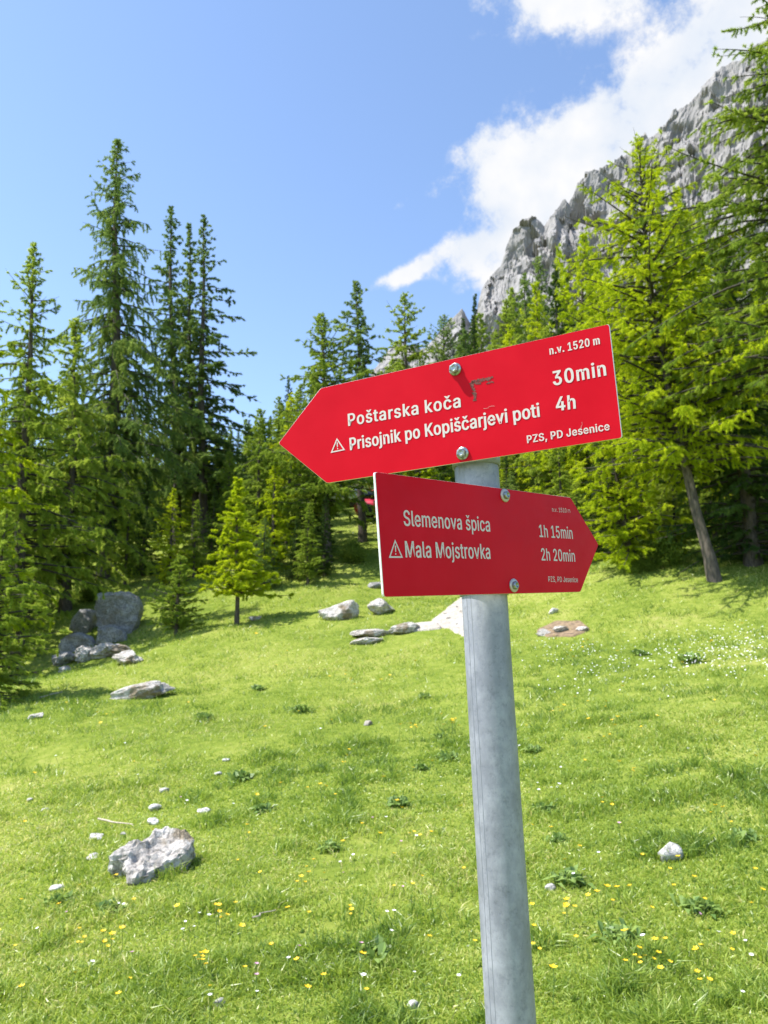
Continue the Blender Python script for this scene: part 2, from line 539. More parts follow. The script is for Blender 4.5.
def zinc_material():
    m, nt, p = mat('galvanised_steel')
    tcn = node(nt, 'ShaderNodeTexCoord')
    mp = node(nt, 'ShaderNodeMapping', {'Vector': tcn.outputs['Object'], 'Scale': (1, 1, 0.75)})
    n1 = node(nt, 'ShaderNodeTexNoise', {'Vector': mp.outputs[0], 'Scale': 26.0, 'Detail': 9.0, 'Roughness': 0.7})
    n2 = node(nt, 'ShaderNodeTexNoise', {'Vector': tcn.outputs['Object'], 'Scale': 120.0, 'Detail': 8.0, 'Roughness': 0.75})
    n4 = node(nt, 'ShaderNodeTexNoise', {'Vector': tcn.outputs['Object'], 'Scale': 7.0, 'Detail': 4.0})
    a = node(nt, 'ShaderNodeMix', {'Factor': 0.35, 'A': n1.outputs['Fac'], 'B': n4.outputs['Fac']}, data_type='FLOAT')
    c = ramp(nt, a.outputs['Result'], [(0.34, (0.185, 0.192, 0.24)), (0.49, (0.265, 0.272, 0.33)), (0.64, (0.40, 0.405, 0.47))])
    sp = ramp(nt, n2.outputs['Fac'], [(0.34, (0.45, 0.46, 0.48)), (0.48, (1, 1, 1))])
    mul = node(nt, 'ShaderNodeMix', {'Factor': 0.5, 'A': c, 'B': sp}, data_type='RGBA', blend_type='MULTIPLY')
    nt.links.new(mul.outputs['Result'], p.inputs['Base Color'])
    p.inputs['Metallic'].default_value = 0.18
    r = node(nt, 'ShaderNodeMapRange', {'Value': n1.outputs['Fac'], 'From Min': 0.3, 'From Max': 0.7, 'To Min': 0.42, 'To Max': 0.6})
    nt.links.new(r.outputs[0], p.inputs['Roughness'])
    h = node(nt, 'ShaderNodeMath', {0: n1.outputs['Fac'], 1: n2.outputs['Fac']}, operation='ADD')
    bp = node(nt, 'ShaderNodeBump', {'Height': h.outputs[0], 'Strength': 0.2, 'Distance': 0.003})
    nt.links.new(bp.outputs[0], p.inputs['Normal'])
    return m


M_RED = red_material()
M_ZINC = zinc_material()
M_EDGE = simple('aluminium_edge', (0.78, 0.76, 0.74), 0.4, 0.3)
M_VINYL = simple('white_lettering', (0.64, 0.57, 0.56), 0.5)
M_BOLT = simple('bolt_steel', (0.30, 0.33, 0.33), 0.3, 0.8, 0.5, 260)
M_WASHER = simple('washer_steel', (0.5, 0.44, 0.43), 0.4, 0.4)
M_SCUFF = simple('scuff', (0.16, 0.05, 0.045), 0.9, 0, 0.5, 300)
M_SEAM = simple('seam_zinc', (0.27, 0.28, 0.33), 0.6, 0.2)
M_CARRED = simple('red_car_paint', (0.55, 0.02, 0.05), 0.25)
M_CARWHITE = simple('white_car_paint', (0.75, 0.76, 0.78), 0.3)
M_GLASS = simple('dark_glass', (0.01, 0.015, 0.015), 0.05)
M_TYRE = simple('rubber', (0.02, 0.02, 0.02), 0.8)
M_LAMP = simple('lamp_plastic', (0.4, 0.02, 0.02), 0.3)
M_YELLOW = simple('yellow_petals', (0.80, 0.52, 0.01), 0.6)
M_WHITE = simple('white_petals', (0.82, 0.82, 0.80), 0.6)
M_PINK = simple('pink_petals', (0.55, 0.30, 0.42), 0.6)
M_STEM = simple('flower_stem', (0.10, 0.17, 0.03), 0.7)
M_TWIG = simple('dry_twig', (0.42, 0.36, 0.28), 0.9, 0, 0.3, 30)

# ------------------------------------------------------------------ the ground sheet
def build_ground():
    nr, na = 420, 420
    r = np.concatenate(([0.0], 0.4 * (2400 / 0.4) ** np.linspace(0, 1, nr)))
    # more spokes in front, where the meadow is seen
    a = np.linspace(-PI, PI, na, endpoint=False)
    a = a - 0.55 * np.sin(a)
    R, A = np.meshgrid(r[1:], a, indexing='ij')
    X, Y = R * np.sin(A), R * np.cos(A)
    Z = np.concatenate([ground(X[i:i + 40], Y[i:i + 40]) for i in range(0, nr, 40)])
    V = np.concatenate([[[0, 0, gz(0, 0)]], np.stack([X, Y, Z], -1).reshape(-1, 3)])
    i, j = np.meshgrid(np.arange(nr - 1), np.arange(na), indexing='ij')
    jn = (j + 1) % na
    q = np.stack([1 + i * na + j, 1 + i * na + jn, 1 + (i + 1) * na + jn, 1 + (i + 1) * na + j], -1).reshape(-1, 4)
    j = np.arange(na)
    t = np.stack([np.zeros(na, int), 1 + (j + 1) % na, 1 + j], -1)
    # orient upwards
    q = q[:, ::-1]
    t = t[:, ::-1]
    me = raw_mesh('ground', V, np.concatenate([q.ravel(), t.ravel()]), np.concatenate([np.full(len(q), 4), np.full(len(t), 3)]), [M_SOIL], smooth_faces=True)
    tag(obj('ground', me), 'grassy alpine meadow rising towards the forest', 'ground', kind='structure')


build_ground()

# ------------------------------------------------------------------ the mountain
RIDGE = [(250, 470), (330, 420), (372, 372), (395, 338), (408, 342), (425, 345), (445, 320), (462, 307), (470, 321), (476, 312), (481, 292),
         (491, 272), (500, 262), (507, 241), (513, 228), (522, 221), (538, 218), (544, 224), (549, 212), (556, 205), (562, 192), (568, 194),
         (573, 186), (577, 176), (586, 171), (598, 168), (606, 163), (613, 161), (624, 150), (639, 136), (645, 129), (648, 137), (656, 130),
         (665, 122), (670, 112), (676, 104), (690, 96), (702, 88), (722, 67), (743, 52), (768, 38), (820, 14), (900, -40), (1010, -90), (1200, -60)]


def build_mountain():
    ae = np.array([az_el(*p) for p in RIDGE])
    na, nr = 1000, 330
    A = np.linspace(ae[0, 0], ae[-1, 0], na)
    el = np.interp(A, ae[:, 0], ae[:, 1])
    DR = 950.0
    zr = EYE + DR * np.tan(el)
    jag = (ridged(A * 60, 0 * A, 1.7, 4) - 0.5) * 26 * smooth(A, ae[1, 0], ae[4, 0])
    zr = zr + jag * 0.25
    t = np.linspace(0, 1.35, nr)
    T, AA = np.meshgrid(t, A, indexing='ij')
    ZR = np.broadcast_to(zr, T.shape)
    up = np.clip(T, 0, 1)
    prof = 0.18 * up + 0.82 * up ** 1.5
    z = 14 + (ZR - 14) * prof
    z = np.where(T > 1, ZR - (T - 1) * 900, z)
    Rr = 430 + (DR - 430) * np.minimum(T, 1) ** 0.8 + np.maximum(T - 1, 0) * 600
    # buttresses and gullies running down the face, ledges across it
    u = AA * 42
    warp = fbm(AA * 18, z / 150, 4.0, 3) * 1.6
    xs, ys = Rr * np.sin(AA), Rr * np.cos(AA)
    g1 = ridged(u * 0.22 + warp * 0.7, z / 420 + T * 0.6, 2.0, 3, 0.5)
    lean = xs * 0.8 - z * 0.55                      # beds dipping across the face
    g2 = ridged(xs / 95 + warp * 0.5, ys / 95, z / 70, 6, 0.55)
    g3 = fbm(lean / 34, ys / 60, z / 26, 5, 0.6)
    g4 = ridged(AA * 110 + 0.6 * fbm(AA * 30, z / 60, 1.0, 3) * 6, z / 260, 3.0, 4, 0.6)   # fine upright fractures
    bed = np.abs(((z * 0.8 + xs * 0.45 + 30 * g3) / 34) % 1.0 - 0.5)
    env = smooth(T, 0.05, 0.4) * (1 - 0.65 * smooth(T, 0.93, 1.0))
    wx, wz = xs + 26 * (g3 - 0.5) + 14 * (g2 - 0.4), z + 0.35 * xs + 30 * (g2 - 0.4)
    fac = facets(wx / 52, wz / 84, 3, 0.8) * 30 + facets(wx / 21, wz / 40, 5, 0.8) * 11 + facets(wx / 8.5, wz / 18, 7, 0.8) * 4.0
    Rr = Rr - env * ((g1 - 0.45) * 80 + fac + (g2 - 0.4) * 12 + (g3 - 0.5) * 8 + (bed - 0.25) * 6 + (g4 - 0.5) * 7)
    z = z + env * (g2 - 0.4) * 5 * (1 - smooth(T, 0.9, 1.0))
    X, Y = Rr * np.sin(AA), Rr * np.cos(AA)
    V = np.stack([X, Y, z], -1).reshape(-1, 3)
    i, j = np.meshgrid(np.arange(nr - 1), np.arange(na - 1), indexing='ij')
    q = np.stack([i * na + j, i * na + j + 1, (i + 1) * na + j + 1, (i + 1) * na + j], -1).reshape(-1, 4)
    me = raw_mesh('mountain', V, q.ravel(), np.full(len(q), 4), [M_CLIFF])
    tag(obj('mountain', me), 'grey limestone mountain ridge climbing to the right behind the forest', 'mountain', kind='structure')


build_mountain()

# ------------------------------------------------------------------ gravel path and bare earth, sheets lying on the terrain
def patch(name, outline_px, m, lift, label, cat, n=26):
    P = np.array([on_ground(*p)[:2] for p in outline_px])
    c = P.mean(0)
    nb = len(P)
    tt = np.linspace(0, nb, nb * 8, endpoint=False)
    k = tt.astype(int)
    f = (tt - k)[:, None]
    E = P[k] * (1 - f) + P[(k + 1) % nb] * f
    dirs = E - c
    E = c + dirs * (1 + 0.22 * (fbm(E[:, 0] * 3, E[:, 1] * 3, 2.0, 3) - 0.5))[:, None]
    rings = np.linspace(0.02, 1, n)
    G = c + (E - c)[None] * rings[:, None, None]
    m_ = len(E)
    Z = ground(G[..., 0], G[..., 1]) + lift
    Z[-1] -= lift + 0.03
    V = np.concatenate([G, Z[..., None]], -1).reshape(-1, 3)
    i, j = np.meshgrid(np.arange(n - 1), np.arange(m_), indexing='ij')
    jn = (j + 1) % m_
    q = np.stack([i * m_ + j, i * m_ + jn, (i + 1) * m_ + jn, (i + 1) * m_ + j], -1).reshape(-1, 4)
    me = raw_mesh(name, V, q.ravel(), np.full(len(q), 4), [m], smooth_faces=True)
    if (P[1][0] - P[0][0]) * (P[2][1] - P[0][1]) - (P[1][1] - P[0][1]) * (P[2][0] - P[0][0]) < 0:
        me.flip_normals()
    tag(obj(name, me), label, cat, kind='structure')
    return E


PATH_EDGE = patch('path', [(463, 597), (476, 592), (482, 620), (474, 640), (462, 638), (447, 629), (430, 622), (445, 612)], M_GRAVEL, 0.06,
                  'pale gravel footpath running uphill behind the signpost', 'path')
TRACK_EDGE = patch('path', [(437, 622), (405, 626), (390, 630), (392, 634), (412, 632), (441, 629)], M_GRAVEL, 0.055,
                   'thin worn strip of pale gravel joining the footpath from the flat slabs', 'path')
DIRT_EDGE = patch('bare_earth', [(535, 632), (556, 622), (580, 622), (592, 630), (575, 637), (548, 637)], M_DIRT, 0.05,
                  'bare brown earth patch between grass tufts', 'ground')


def inside(E, x, y):
    c = np.zeros(len(x), bool)
    n = len(E)
    for a in range(n):
        x1, y1 = E[a]
        x2, y2 = E[(a + 1) % n]
        hit = ((y1 > y) != (y2 > y)) & (x < (x2 - x1) * (y - y1) / (y2 - y1 + 1e-12) + x1)
        c ^= hit
    return c


# ------------------------------------------------------------------ trees
def unit(v):
    return v / np.maximum(np.linalg.norm(v, axis=-1, keepdims=True), 1e-9)


def tubes(segs_p0, segs_p1, r0, r1, n=4):
    """Independent tapered tubes between point pairs."""
    d = unit(segs_p1 - segs_p0)
    ref = np.where(np.abs(d[:, 2:3]) > 0.9, np.array([[1.0, 0, 0]]), np.array([[0, 0, 1.0]]))
    a = unit(np.cross(d, ref))
    b = np.cross(d, a)
    th = np.linspace(0, 2 * PI, n, endpoint=False)
    ring = a[:, None] * np.cos(th)[None, :, None] + b[:, None] * np.sin(th)[None, :, None]
    v = np.concatenate([segs_p0[:, None] + ring * r0[:, None, None], segs_p1[:, None] + ring * r1[:, None, None]], 1)
    m = len(segs_p0)
    k = np.arange(n)
    f = np.stack([k, (k + 1) % n, n + (k + 1) % n, n + k], -1)
    F = (np.arange(m)[:, None, None] * 2 * n + f[None]).reshape(-1, 4)
    return v.reshape(-1, 3), F


def profile(kind, rel):
    if kind == 'spruce':
        return (1 - rel) ** 1.0 * 0.99 + 0.02
    if kind == 'column':
        return (1 - rel) ** 0.82 * (0.62 + 0.38 * smooth(rel, 0, 0.3)) * 1.12 + 0.02
    if kind == 'broad':
        return np.minimum(1.0, (1 - rel) ** 0.92 * 1.3) * (0.75 + 0.25 * smooth(rel, 0, 0.2)) + 0.02
    return (1 - rel) ** 0.85 * (0.55 + 0.45 * smooth(rel, 0, 0.22)) * 1.08 + 0.02


def conifer(seed, H, R, crown0=0.15, nb=170, kind='larch', rise=0.15, sag=0.5, tipup=0.25, tw_len=0.55, tw_sp=0.16, tw_droop=0.35,
            leaf=(0.103, 0.018), n_leaf=100000, r0=0.16, bend=(0, 0), bend_pow=1.0, gaps=0.25, hang=0.18, bare=0.0, side_bias=None):
    rng = np.random.default_rng(seed)

    def axis(h):
        t = np.clip(np.asarray(h, float) / H, 0, 1)
        wob = 0.012 * H * np.stack([np.sin(t * 7 + seed) * t * (1 - t), np.cos(t * 5.3 + seed * 2) * t * (1 - t), 0 * t], -1) * 2
        tb = 1 - (1 - t) ** bend_pow
        return np.stack([bend[0] * tb, bend[1] * tb, t * H], -1) + wob

    # trunk
    nr, ns = 22, 10
    th = np.linspace(0, 1, nr)
    c = axis(th * H)
    c[0, 2] -= 0.5
    rr = r0 * (1 - th) ** 0.85 + 0.012
    rr[:2] *= np.array([1.5, 1.12])
    ang = np.linspace(0, 2 * PI, ns, endpoint=False)
    lump = 1 + 0.10 * np.sin(ang * 3 + seed)[None] + 0.05 * rng.normal(size=(nr, ns))
    TV = c[:, None] + np.stack([np.cos(ang), np.sin(ang), 0 * ang], -1)[None] * (rr[:, None] * lump)[..., None]
    i, j = np.meshgrid(np.arange(nr - 1), np.arange(ns), indexing='ij')
    jn = (j + 1) % ns
    TF = np.stack([i * ns + j, i * ns + jn, (i + 1) * ns + jn, (i + 1) * ns + j], -1).reshape(-1, 4)
    # branches
    u = (np.arange(nb) + rng.uniform(-0.5, 0.5, nb)) / nb
    u = np.clip(u, 0, 0.995)
    h = H * (crown0 + (1 - crown0) * u ** 1.12)
    rel = (h / H - crown0) / (1 - crown0)
    az = np.arange(nb) * 2.39996 + rng.normal(0, 0.5, nb)
    L = R * profile(kind, rel) * rng.uniform(0.52, 1.2, nb)
    L *= np.where(rng.random(nb) < gaps, rng.uniform(0.3, 0.65, nb), 1.0)
    if side_bias is not None:
        L *= 1 + side_bias[1] * np.cos(az - side_bias[0])
    L = np.maximum(L, 0.09)
    s = np.linspace(0, 1, 8)
    rs = rise + 0.55 * smooth(rel, 0.55, 1.0) + rng.normal(0, 0.13, nb)
    sg = sag * (1 - 0.75 * smooth(rel, 0.5, 1.0)) * rng.uniform(0.6, 1.3, nb)
    tu = tipup * rng.uniform(0.5, 1.4, nb)
    dirh = np.stack([np.cos(az), np.sin(az), 0 * az], -1)
    side = np.stack([-np.sin(az), np.cos(az), 0 * az], -1)
    base = axis(h)
    wig = rng.normal(0, 0.09, (nb, 1)) * L[:, None] * (s ** 2)[None]
    B = base[:, None] + dirh[:, None] * (L[:, None] * s)[..., None] + side[:, None] * wig[..., None]
    B[..., 2] += L[:, None] * (rs[:, None] * s - sg[:, None] * s ** 2 + tu[:, None] * s ** 3)
    p0, p1 = B[:, :-1].reshape(-1, 3), B[:, 1:].reshape(-1, 3)
    rb = np.clip(0.018 * L + 0.006, 0.008, 0.05)
    a0 = (rb[:, None] * (1 - s[:-1] * 0.85)).ravel()
    a1 = (rb[:, None] * (1 - s[1:] * 0.85)).ravel()
    LV, LF = tubes(p0, p1, a0, a1, 4)
    # twigs: side shoots along each branch
    nt = np.maximum(5, (L / tw_sp).astype(int))
    bi = np.repeat(np.arange(nb), nt)
    N = len(bi)
    us = rng.uniform(0.10 + bare, 1.0, N)
    x = us * 7
    k = np.minimum(x.astype(int), 6)
    fr = (x - k)[:, None]
    o = B[bi, k] * (1 - fr) + B[bi, k + 1] * fr
    tan = unit(B[bi, k + 1] - B[bi, k])
    sgn = np.where(rng.random(N) < 0.5, -1, 1)[:, None]
    d = unit(tan * rng.uniform(0.35, 0.9, (N, 1)) + side[bi] * sgn * rng.uniform(0.3, 1.0, (N, 1)) + np.array([0, 0, 1.0]) * rng.normal(-tw_droop * 0.5, 0.2, (N, 1)))
    tl = tw_len * rng.uniform(0.45, 1.15, N) * (1 - 0.45 * us) * np.minimum(1.0, 0.14 + L[bi] / (R * 0.62))
    # pendulous shoots
    hg = rng.random(N) < hang
    d[hg] = unit(d[hg] * 0.35 + np.array([0, 0, -1.0]) + rng.normal(0, 0.15, (hg.sum(), 3)))
    # leader
    tint_b = rng.normal(0, 0.13, nb)
    per = np.maximum(1, tl * n_leaf / tl.sum())
    cnt = np.floor(per + rng.random(N)).astype(int)
    ti = np.repeat(np.arange(N), cnt)
    M = len(ti)
    q = rng.uniform(0, 1, M)
    P = o[ti] + d[ti] * (tl[ti] * q)[:, None]
    P[:, 2] -= 0.35 * tw_droop * tl[ti] * q ** 2
    ld = unit(d[ti] * 0.75 + rng.normal(0, 0.55, (M, 3)) + np.array([0, 0, -0.08]))
    sz = rng.uniform(0.6, 1.3, M)
    wv = unit(np.cross(ld, rng.normal(size=(M, 3)))) * (leaf[1] * 0.5 * sz)[:, None]
    v0, v1 = P - wv, P + wv
    v2 = P + ld * (leaf[0] * sz)[:, None]
    CV = np.stack([v0, v1, v2], 1).reshape(-1, 3)
    CF = np.arange(3 * M).reshape(-1, 3)
    tint = np.clip(0.36 + tint_b[bi[ti]] + rng.normal(0, 0.12, M) + 0.16 * q, 0, 1)
    return (TV.reshape(-1, 3), TF, LV, LF), (CV, CF, tint)


def tree_meshes(seed, leaf_mat, bark, **kw):
    (TV, TF, LV, LF), (CV, CF, tint) = conifer(seed, **kw)
    tv = np.concatenate([TV, LV])
    tf = np.concatenate([TF, LF + len(TV)])
    mt = raw_mesh('trunk', tv, tf.ravel(), np.full(len(tf), 4), [bark, M_LIMB], mat_idx=np.concatenate([np.zeros(len(TF)), np.ones(len(LF))]), smooth_faces=True)
    mc = raw_mesh('crown', CV, CF.ravel(), np.full(len(CF), 3), [leaf_mat], tint=tint)
    return mt, mc


def plant_tree(name, label, seed, base_px, d, top, R, leaf_mat, bark=None, group=None, **kw):
    """A tree of its own: base at photo column base_px at distance d, its tip on the sight line through `top`."""
    x = pt(base_px, 512, d)[0]
    z = gz(x, d)
    tp = pt(top[0], top[1], d)
    H = tp[2] - z
    t = thing(name, label, 'tree', (x, d, z - 0.05), 0, group)
    mt, mc = tree_meshes(seed, leaf_mat, bark or M_BARK, H=H, R=R, bend=(tp[0] - x, 0), **kw)
    obj('trunk', mt, t)
    obj('crown', mc, t)
    return t, H


GL = 'tall conifers on the left'
LIM = dict(leaf=(0.118, 0.030))
plant_tree('larch_tree', 'tallest conifer, with drooping branches and dark trunk rising behind the big grey boulder', 11, 112, 36, (118, 138), 5.0, M_LARCH_DARK,
           group=GL, crown0=0.08, nb=390, rise=0.10, sag=0.75, tipup=0.2, tw_len=0.85, tw_droop=0.84, hang=0.33, n_leaf=420000, r0=0.36, leaf=(0.125, 0.032), gaps=0.45, kind='column')
plant_tree('larch_tree', 'slim conifer with bare lower trunk, next right of the tallest conifer', 12, 179, 43, (171, 205), 3.12, M_LARCH_DARK,
           group=GL, crown0=0.14, nb=247, rise=0.05, sag=0.45, tw_len=0.54, tw_droop=0.49, hang=0.18, n_leaf=224000, r0=0.24, leaf=(0.125, 0.030), gaps=0.50, kind='column')
plant_tree('larch_tree', 'left stem of a close pair of slim dark conifers, narrow crown', 13, 197, 42, (189, 222), 2.62, M_LARCH_DARK,
           group=GL, crown0=0.2, nb=195, rise=0.05, sag=0.4, tw_len=0.45, n_leaf=154000, r0=0.2, leaf=(0.125, 0.030), gaps=0.50, side_bias=(PI, 0.4))
plant_tree('larch_tree', 'wide dark conifer with long layered branches reaching right over open sky', 14, 204, 41.5, (203, 214), 4.38, M_LARCH_DARK,
           group=GL, crown0=0.14, nb=221, rise=0.02, sag=0.35, tipup=0.2, tw_len=0.56, tw_droop=0.28, hang=0.09, n_leaf=294000, r0=0.26, leaf=(0.125, 0.030), gaps=0.45, side_bias=(0, 0.35), kind='spruce')
plant_tree('larch_tree', 'light green larch with thin pointed top at the left edge', 15, 30, 26, (34, 243), 3.75, M_LARCH,
           group=GL, crown0=0.08, nb=247, rise=0.12, sag=0.5, tw_len=0.63, tw_droop=0.56, hang=0.21, n_leaf=336000, r0=0.2, leaf=(0.096, 0.023), gaps=0.50)
plant_tree('larch_tree', 'yellow-green larch cut by the left edge of the photo, beside the pointed one', 16, -22, 23, (-14, 255), 2.7, M_LARCH_BRIGHT,
           group=GL, crown0=0.05, nb=221, rise=0.12, sag=0.5, tw_len=0.59, tw_droop=0.49, hang=0.18, n_leaf=224000, r0=0.2, leaf=(0.088, 0.023), gaps=0.40)
plant_tree('larch_tree', 'mid green larch filling the gap between the pointed and the tallest conifer', 17, 74, 31, (76, 318), 3.75, M_LARCH,
           group=GL, crown0=0.12, nb=221, rise=0.1, sag=0.6, tw_len=0.63, tw_droop=0.63, hang=0.24, n_leaf=294000, r0=0.2, leaf=(0.110, 0.026), gaps=0.50)
plant_tree('spruce_tree', 'bushy young spruce growing to the ground in the lower left corner of the forest', 18, 4, 16.4, (8, 508), 1.44, M_LARCH,
           crown0=0.02, nb=156, rise=0.05, sag=0.25, tipup=0.15, tw_len=0.33, tw_sp=0.1, tw_droop=0.21, hang=0.06, n_leaf=168000, r0=0.07, leaf=(0.055, 0.015), gaps=0.30, kind='broad')
plant_tree('young_larch', 'small bright green larch standing alone on the meadow on a thin stem', 19, 241, 24.5, (238, 478), 1.45, M_LARCH_BRIGHT, M_BARK,
           crown0=0.20, nb=123, rise=0.12, sag=0.2, tipup=0.12, tw_len=0.37, tw_sp=0.12, tw_droop=0.21, hang=0.05, n_leaf=166250, r0=0.065, leaf=(0.074, 0.018), gaps=0.35, kind='spruce')
plant_tree('young_spruce', 'small pale green spruce between the big boulder and the lone bright larch', 20, 182, 24.5, (181, 555), 1.25, M_LARCH, M_BARK,
           crown0=0.10, nb=97, rise=0.2, sag=0.15, tipup=0.1, tw_len=0.30, tw_sp=0.11, tw_droop=0.14, hang=0.03, n_leaf=61599, r0=0.05, leaf=(0.066, 0.016), gaps=0.35, kind='broad')
GM = 'trees behind the signpost'
plant_tree('larch_tree', 'light larch above the arrow point of the upper sign, slim trunk showing below it', 21, 329, 33, (321, 313), 4.34, M_LARCH,
           group=GM, crown0=0.22, nb=247, rise=0.1, sag=0.45, tw_len=0.53, n_leaf=260000, r0=0.14, leaf=(0.110, 0.023), gaps=0.45)
plant_tree('larch_tree', 'tallest feathery larch behind the left half of the upper sign', 22, 363, 37, (356, 280), 3.38, M_LARCH_DARK,
           group=GM, crown0=0.30, nb=169, rise=0.1, sag=0.5, tw_len=0.53, n_leaf=195000, r0=0.19, leaf=(0.118, 0.023), gaps=0.55)
plant_tree('larch_tree', 'rounded light larch behind the upper sign, left of its top bolt', 23, 407, 42, (405, 293), 4.66, M_LARCH,
           group=GM, crown0=0.15, nb=195, rise=0.1, sag=0.45, tw_len=0.58, n_leaf=234000, r0=0.2, leaf=(0.132, 0.028), gaps=0.40)
plant_tree('spruce_tree', 'blunt dark spruce just above the top bolt of the upper sign', 24, 447, 46, (444, 314), 4.34, M_LARCH_DARK,
           group=GM, crown0=0.08, nb=221, rise=0.05, sag=0.35, tw_len=0.53, n_leaf=161200, r0=0.2, leaf=(0.132, 0.028), gaps=0.25, kind='broad')
plant_tree('spruce_tree', 'narrow dark spike of a spruce below the lowest rock of the ridge', 25, 476, 62, (475, 293), 1.5, M_SPRUCE,
           group=GM, crown0=0.08, nb=169, rise=0.0, sag=0.3, tw_len=0.44, n_leaf=88400, r0=0.2, leaf=(0.147, 0.031), kind='spruce')
plant_tree('larch_tree', 'light green larch above the middle of the upper sign', 26, 508, 44, (506, 300), 4.00, M_LARCH,
           group=GM, crown0=0.1, nb=195, rise=0.1, sag=0.45, tw_len=0.58, n_leaf=234000, r0=0.2, leaf=(0.132, 0.028), gaps=0.40)
plant_tree('spruce_tree', 'broad dark spruce below the ridge, left of the big bright larch', 27, 541, 56, (538, 256), 4.75, M_LARCH_DARK,
           group=GM, crown0=0.06, nb=260, rise=0.05, sag=0.35, tw_len=0.62, n_leaf=208000, r0=0.26, leaf=(0.162, 0.034), gaps=0.30, kind='broad')
GR = 'trees on the right'
plant_tree('larch_tree', 'big bright yellow-green larch with leaning light brown trunk on the right', 31, 712, 20, (638, 138), 4.2, M_LARCH_BRIGHT, M_BARK_LIGHT,
           group=GR, crown0=0.23, nb=330, rise=0.22, sag=0.5, tipup=0.22, tw_len=0.46, tw_sp=0.12, tw_droop=0.52, hang=0.18, n_leaf=540000, r0=0.14, leaf=(0.074, 0.013), gaps=0.45, kind='broad', bend_pow=2.6)
plant_tree('larch_tree', 'young yellow-green larch right of the arrow point of the lower sign', 32, 627, 22.5, (606, 395), 2.0, M_LARCH_BRIGHT, M_BARK,
           group=GR, crown0=0.06, nb=169, rise=0.22, sag=0.4, tipup=0.15, tw_len=0.41, tw_sp=0.12, tw_droop=0.42, hang=0.12, n_leaf=170000, r0=0.1, leaf=(0.074, 0.014), gaps=0.35, kind='broad')
plant_tree('spruce_tree', 'dark green spruce with dense low branches behind the leaning trunk', 33, 748, 20.8, (722, 236), 2.5, M_SPRUCE, M_BARK,
           group=GR, crown0=0.03, nb=299, rise=0.02, sag=0.35, tipup=0.12, tw_len=0.41, tw_sp=0.12, tw_droop=0.35, hang=0.12, n_leaf=240000, r0=0.2, leaf=(0.081, 0.016), gaps=0.30, kind='spruce')
plant_tree('larch_tree', 'tall olive-green conifer leaning into the upper right edge of the photo', 34, 800, 17.5, (778, -60), 4.2, M_LARCH, M_BARK_LIGHT,
           group=GR, crown0=0.30, nb=312, rise=0.15, sag=0.5, tipup=0.2, tw_len=0.44, tw_sp=0.12, tw_droop=0.49, hang=0.21, n_leaf=680000, r0=0.26, leaf=(0.074, 0.013), gaps=0.25, kind='column')
plant_tree('larch_tree', 'bright larch behind and right of the leaning trunk, half hidden by its branches', 35, 700, 29, (676, 186), 3.0, M_LARCH_BRIGHT, M_BARK,
           group=GR, crown0=0.15, nb=234, rise=0.18, sag=0.5, tw_len=0.52, tw_sp=0.14, tw_droop=0.49, hang=0.18, n_leaf=300000, r0=0.2, leaf=(0.103, 0.019), gaps=0.40, kind='broad')
plant_tree('larch_tree', 'yellow-green larch behind the right end of the upper sign', 36, 574, 31, (585, 232), 3.3, M_LARCH_BRIGHT, M_BARK,
           group=GR, crown0=0.12, nb=221, rise=0.18, sag=0.5, tw_len=0.52, tw_droop=0.49, hang=0.18, n_leaf=180000, r0=0.18, leaf=(0.103, 0.020), gaps=0.40, kind='broad')

# ------------------------------------------------------------------ forest on the slope behind: five kinds, copied
SKY_PX = [-150, 0, 60, 130, 160, 176, 190, 215, 245, 262, 290, 310, 340, 380, 430, 470, 520, 560, 600, 660, 768, 950]
SKY_PY = [330, 350, 400, 420, 440, 446, 440, 430, 415, 400, 372, 360, 352, 350, 345, 310, 292, 258, 235, 205, 215, 210]
protos = []
for i, (nm, lm, kw) in enumerate([
        ('larch_tree', M_LARCH, dict(H=13, R=2.5, crown0=0.12, nb=140, n_leaf=104000, leaf=(0.147, 0.031), tw_len=0.7, gaps=0.3)),
        ('larch_tree', M_LARCH, dict(H=15, R=2.3, crown0=0.22, nb=130, n_leaf=90000, leaf=(0.147, 0.031), tw_len=0.7, tw_droop=0.63, hang=0.24, gaps=0.4)),
        ('spruce_tree', M_SPRUCE, dict(H=16, R=2.6, crown0=0.05, nb=170, n_leaf=120000, leaf=(0.147, 0.031), rise=0.0, sag=0.35, tw_len=0.6, kind='spruce', gaps=0.2)),
        ('larch_tree', M_LARCH_DARK, dict(H=14, R=2.7, crown0=0.08, nb=160, n_leaf=116000, leaf=(0.147, 0.031), tw_len=0.75, tw_droop=0.56, hang=0.21, kind='broad')),
        ('larch_tree', M_LARCH_BRIGHT, dict(H=11, R=2.4, crown0=0.06, nb=130, n_leaf=96000, leaf=(0.132, 0.028), tw_len=0.65, kind='broad'))]):
    protos.append((nm, kw['H'], tree_meshes(60 + i, lm, M_BARK, **kw)))
FOREST_LABEL = ['soft light green larch within the forest on the slope behind the meadow', 'drooping light green larch with bare lower trunk within the forest behind the meadow',
                'dense dark spruce within the forest on the slope behind the meadow', 'dark green drooping larch within the forest on the slope behind the meadow',
                'bright yellow-green larch within the forest on the slope behind the meadow']
frng = np.random.default_rng(5)
first = [None] * 5
placed = []


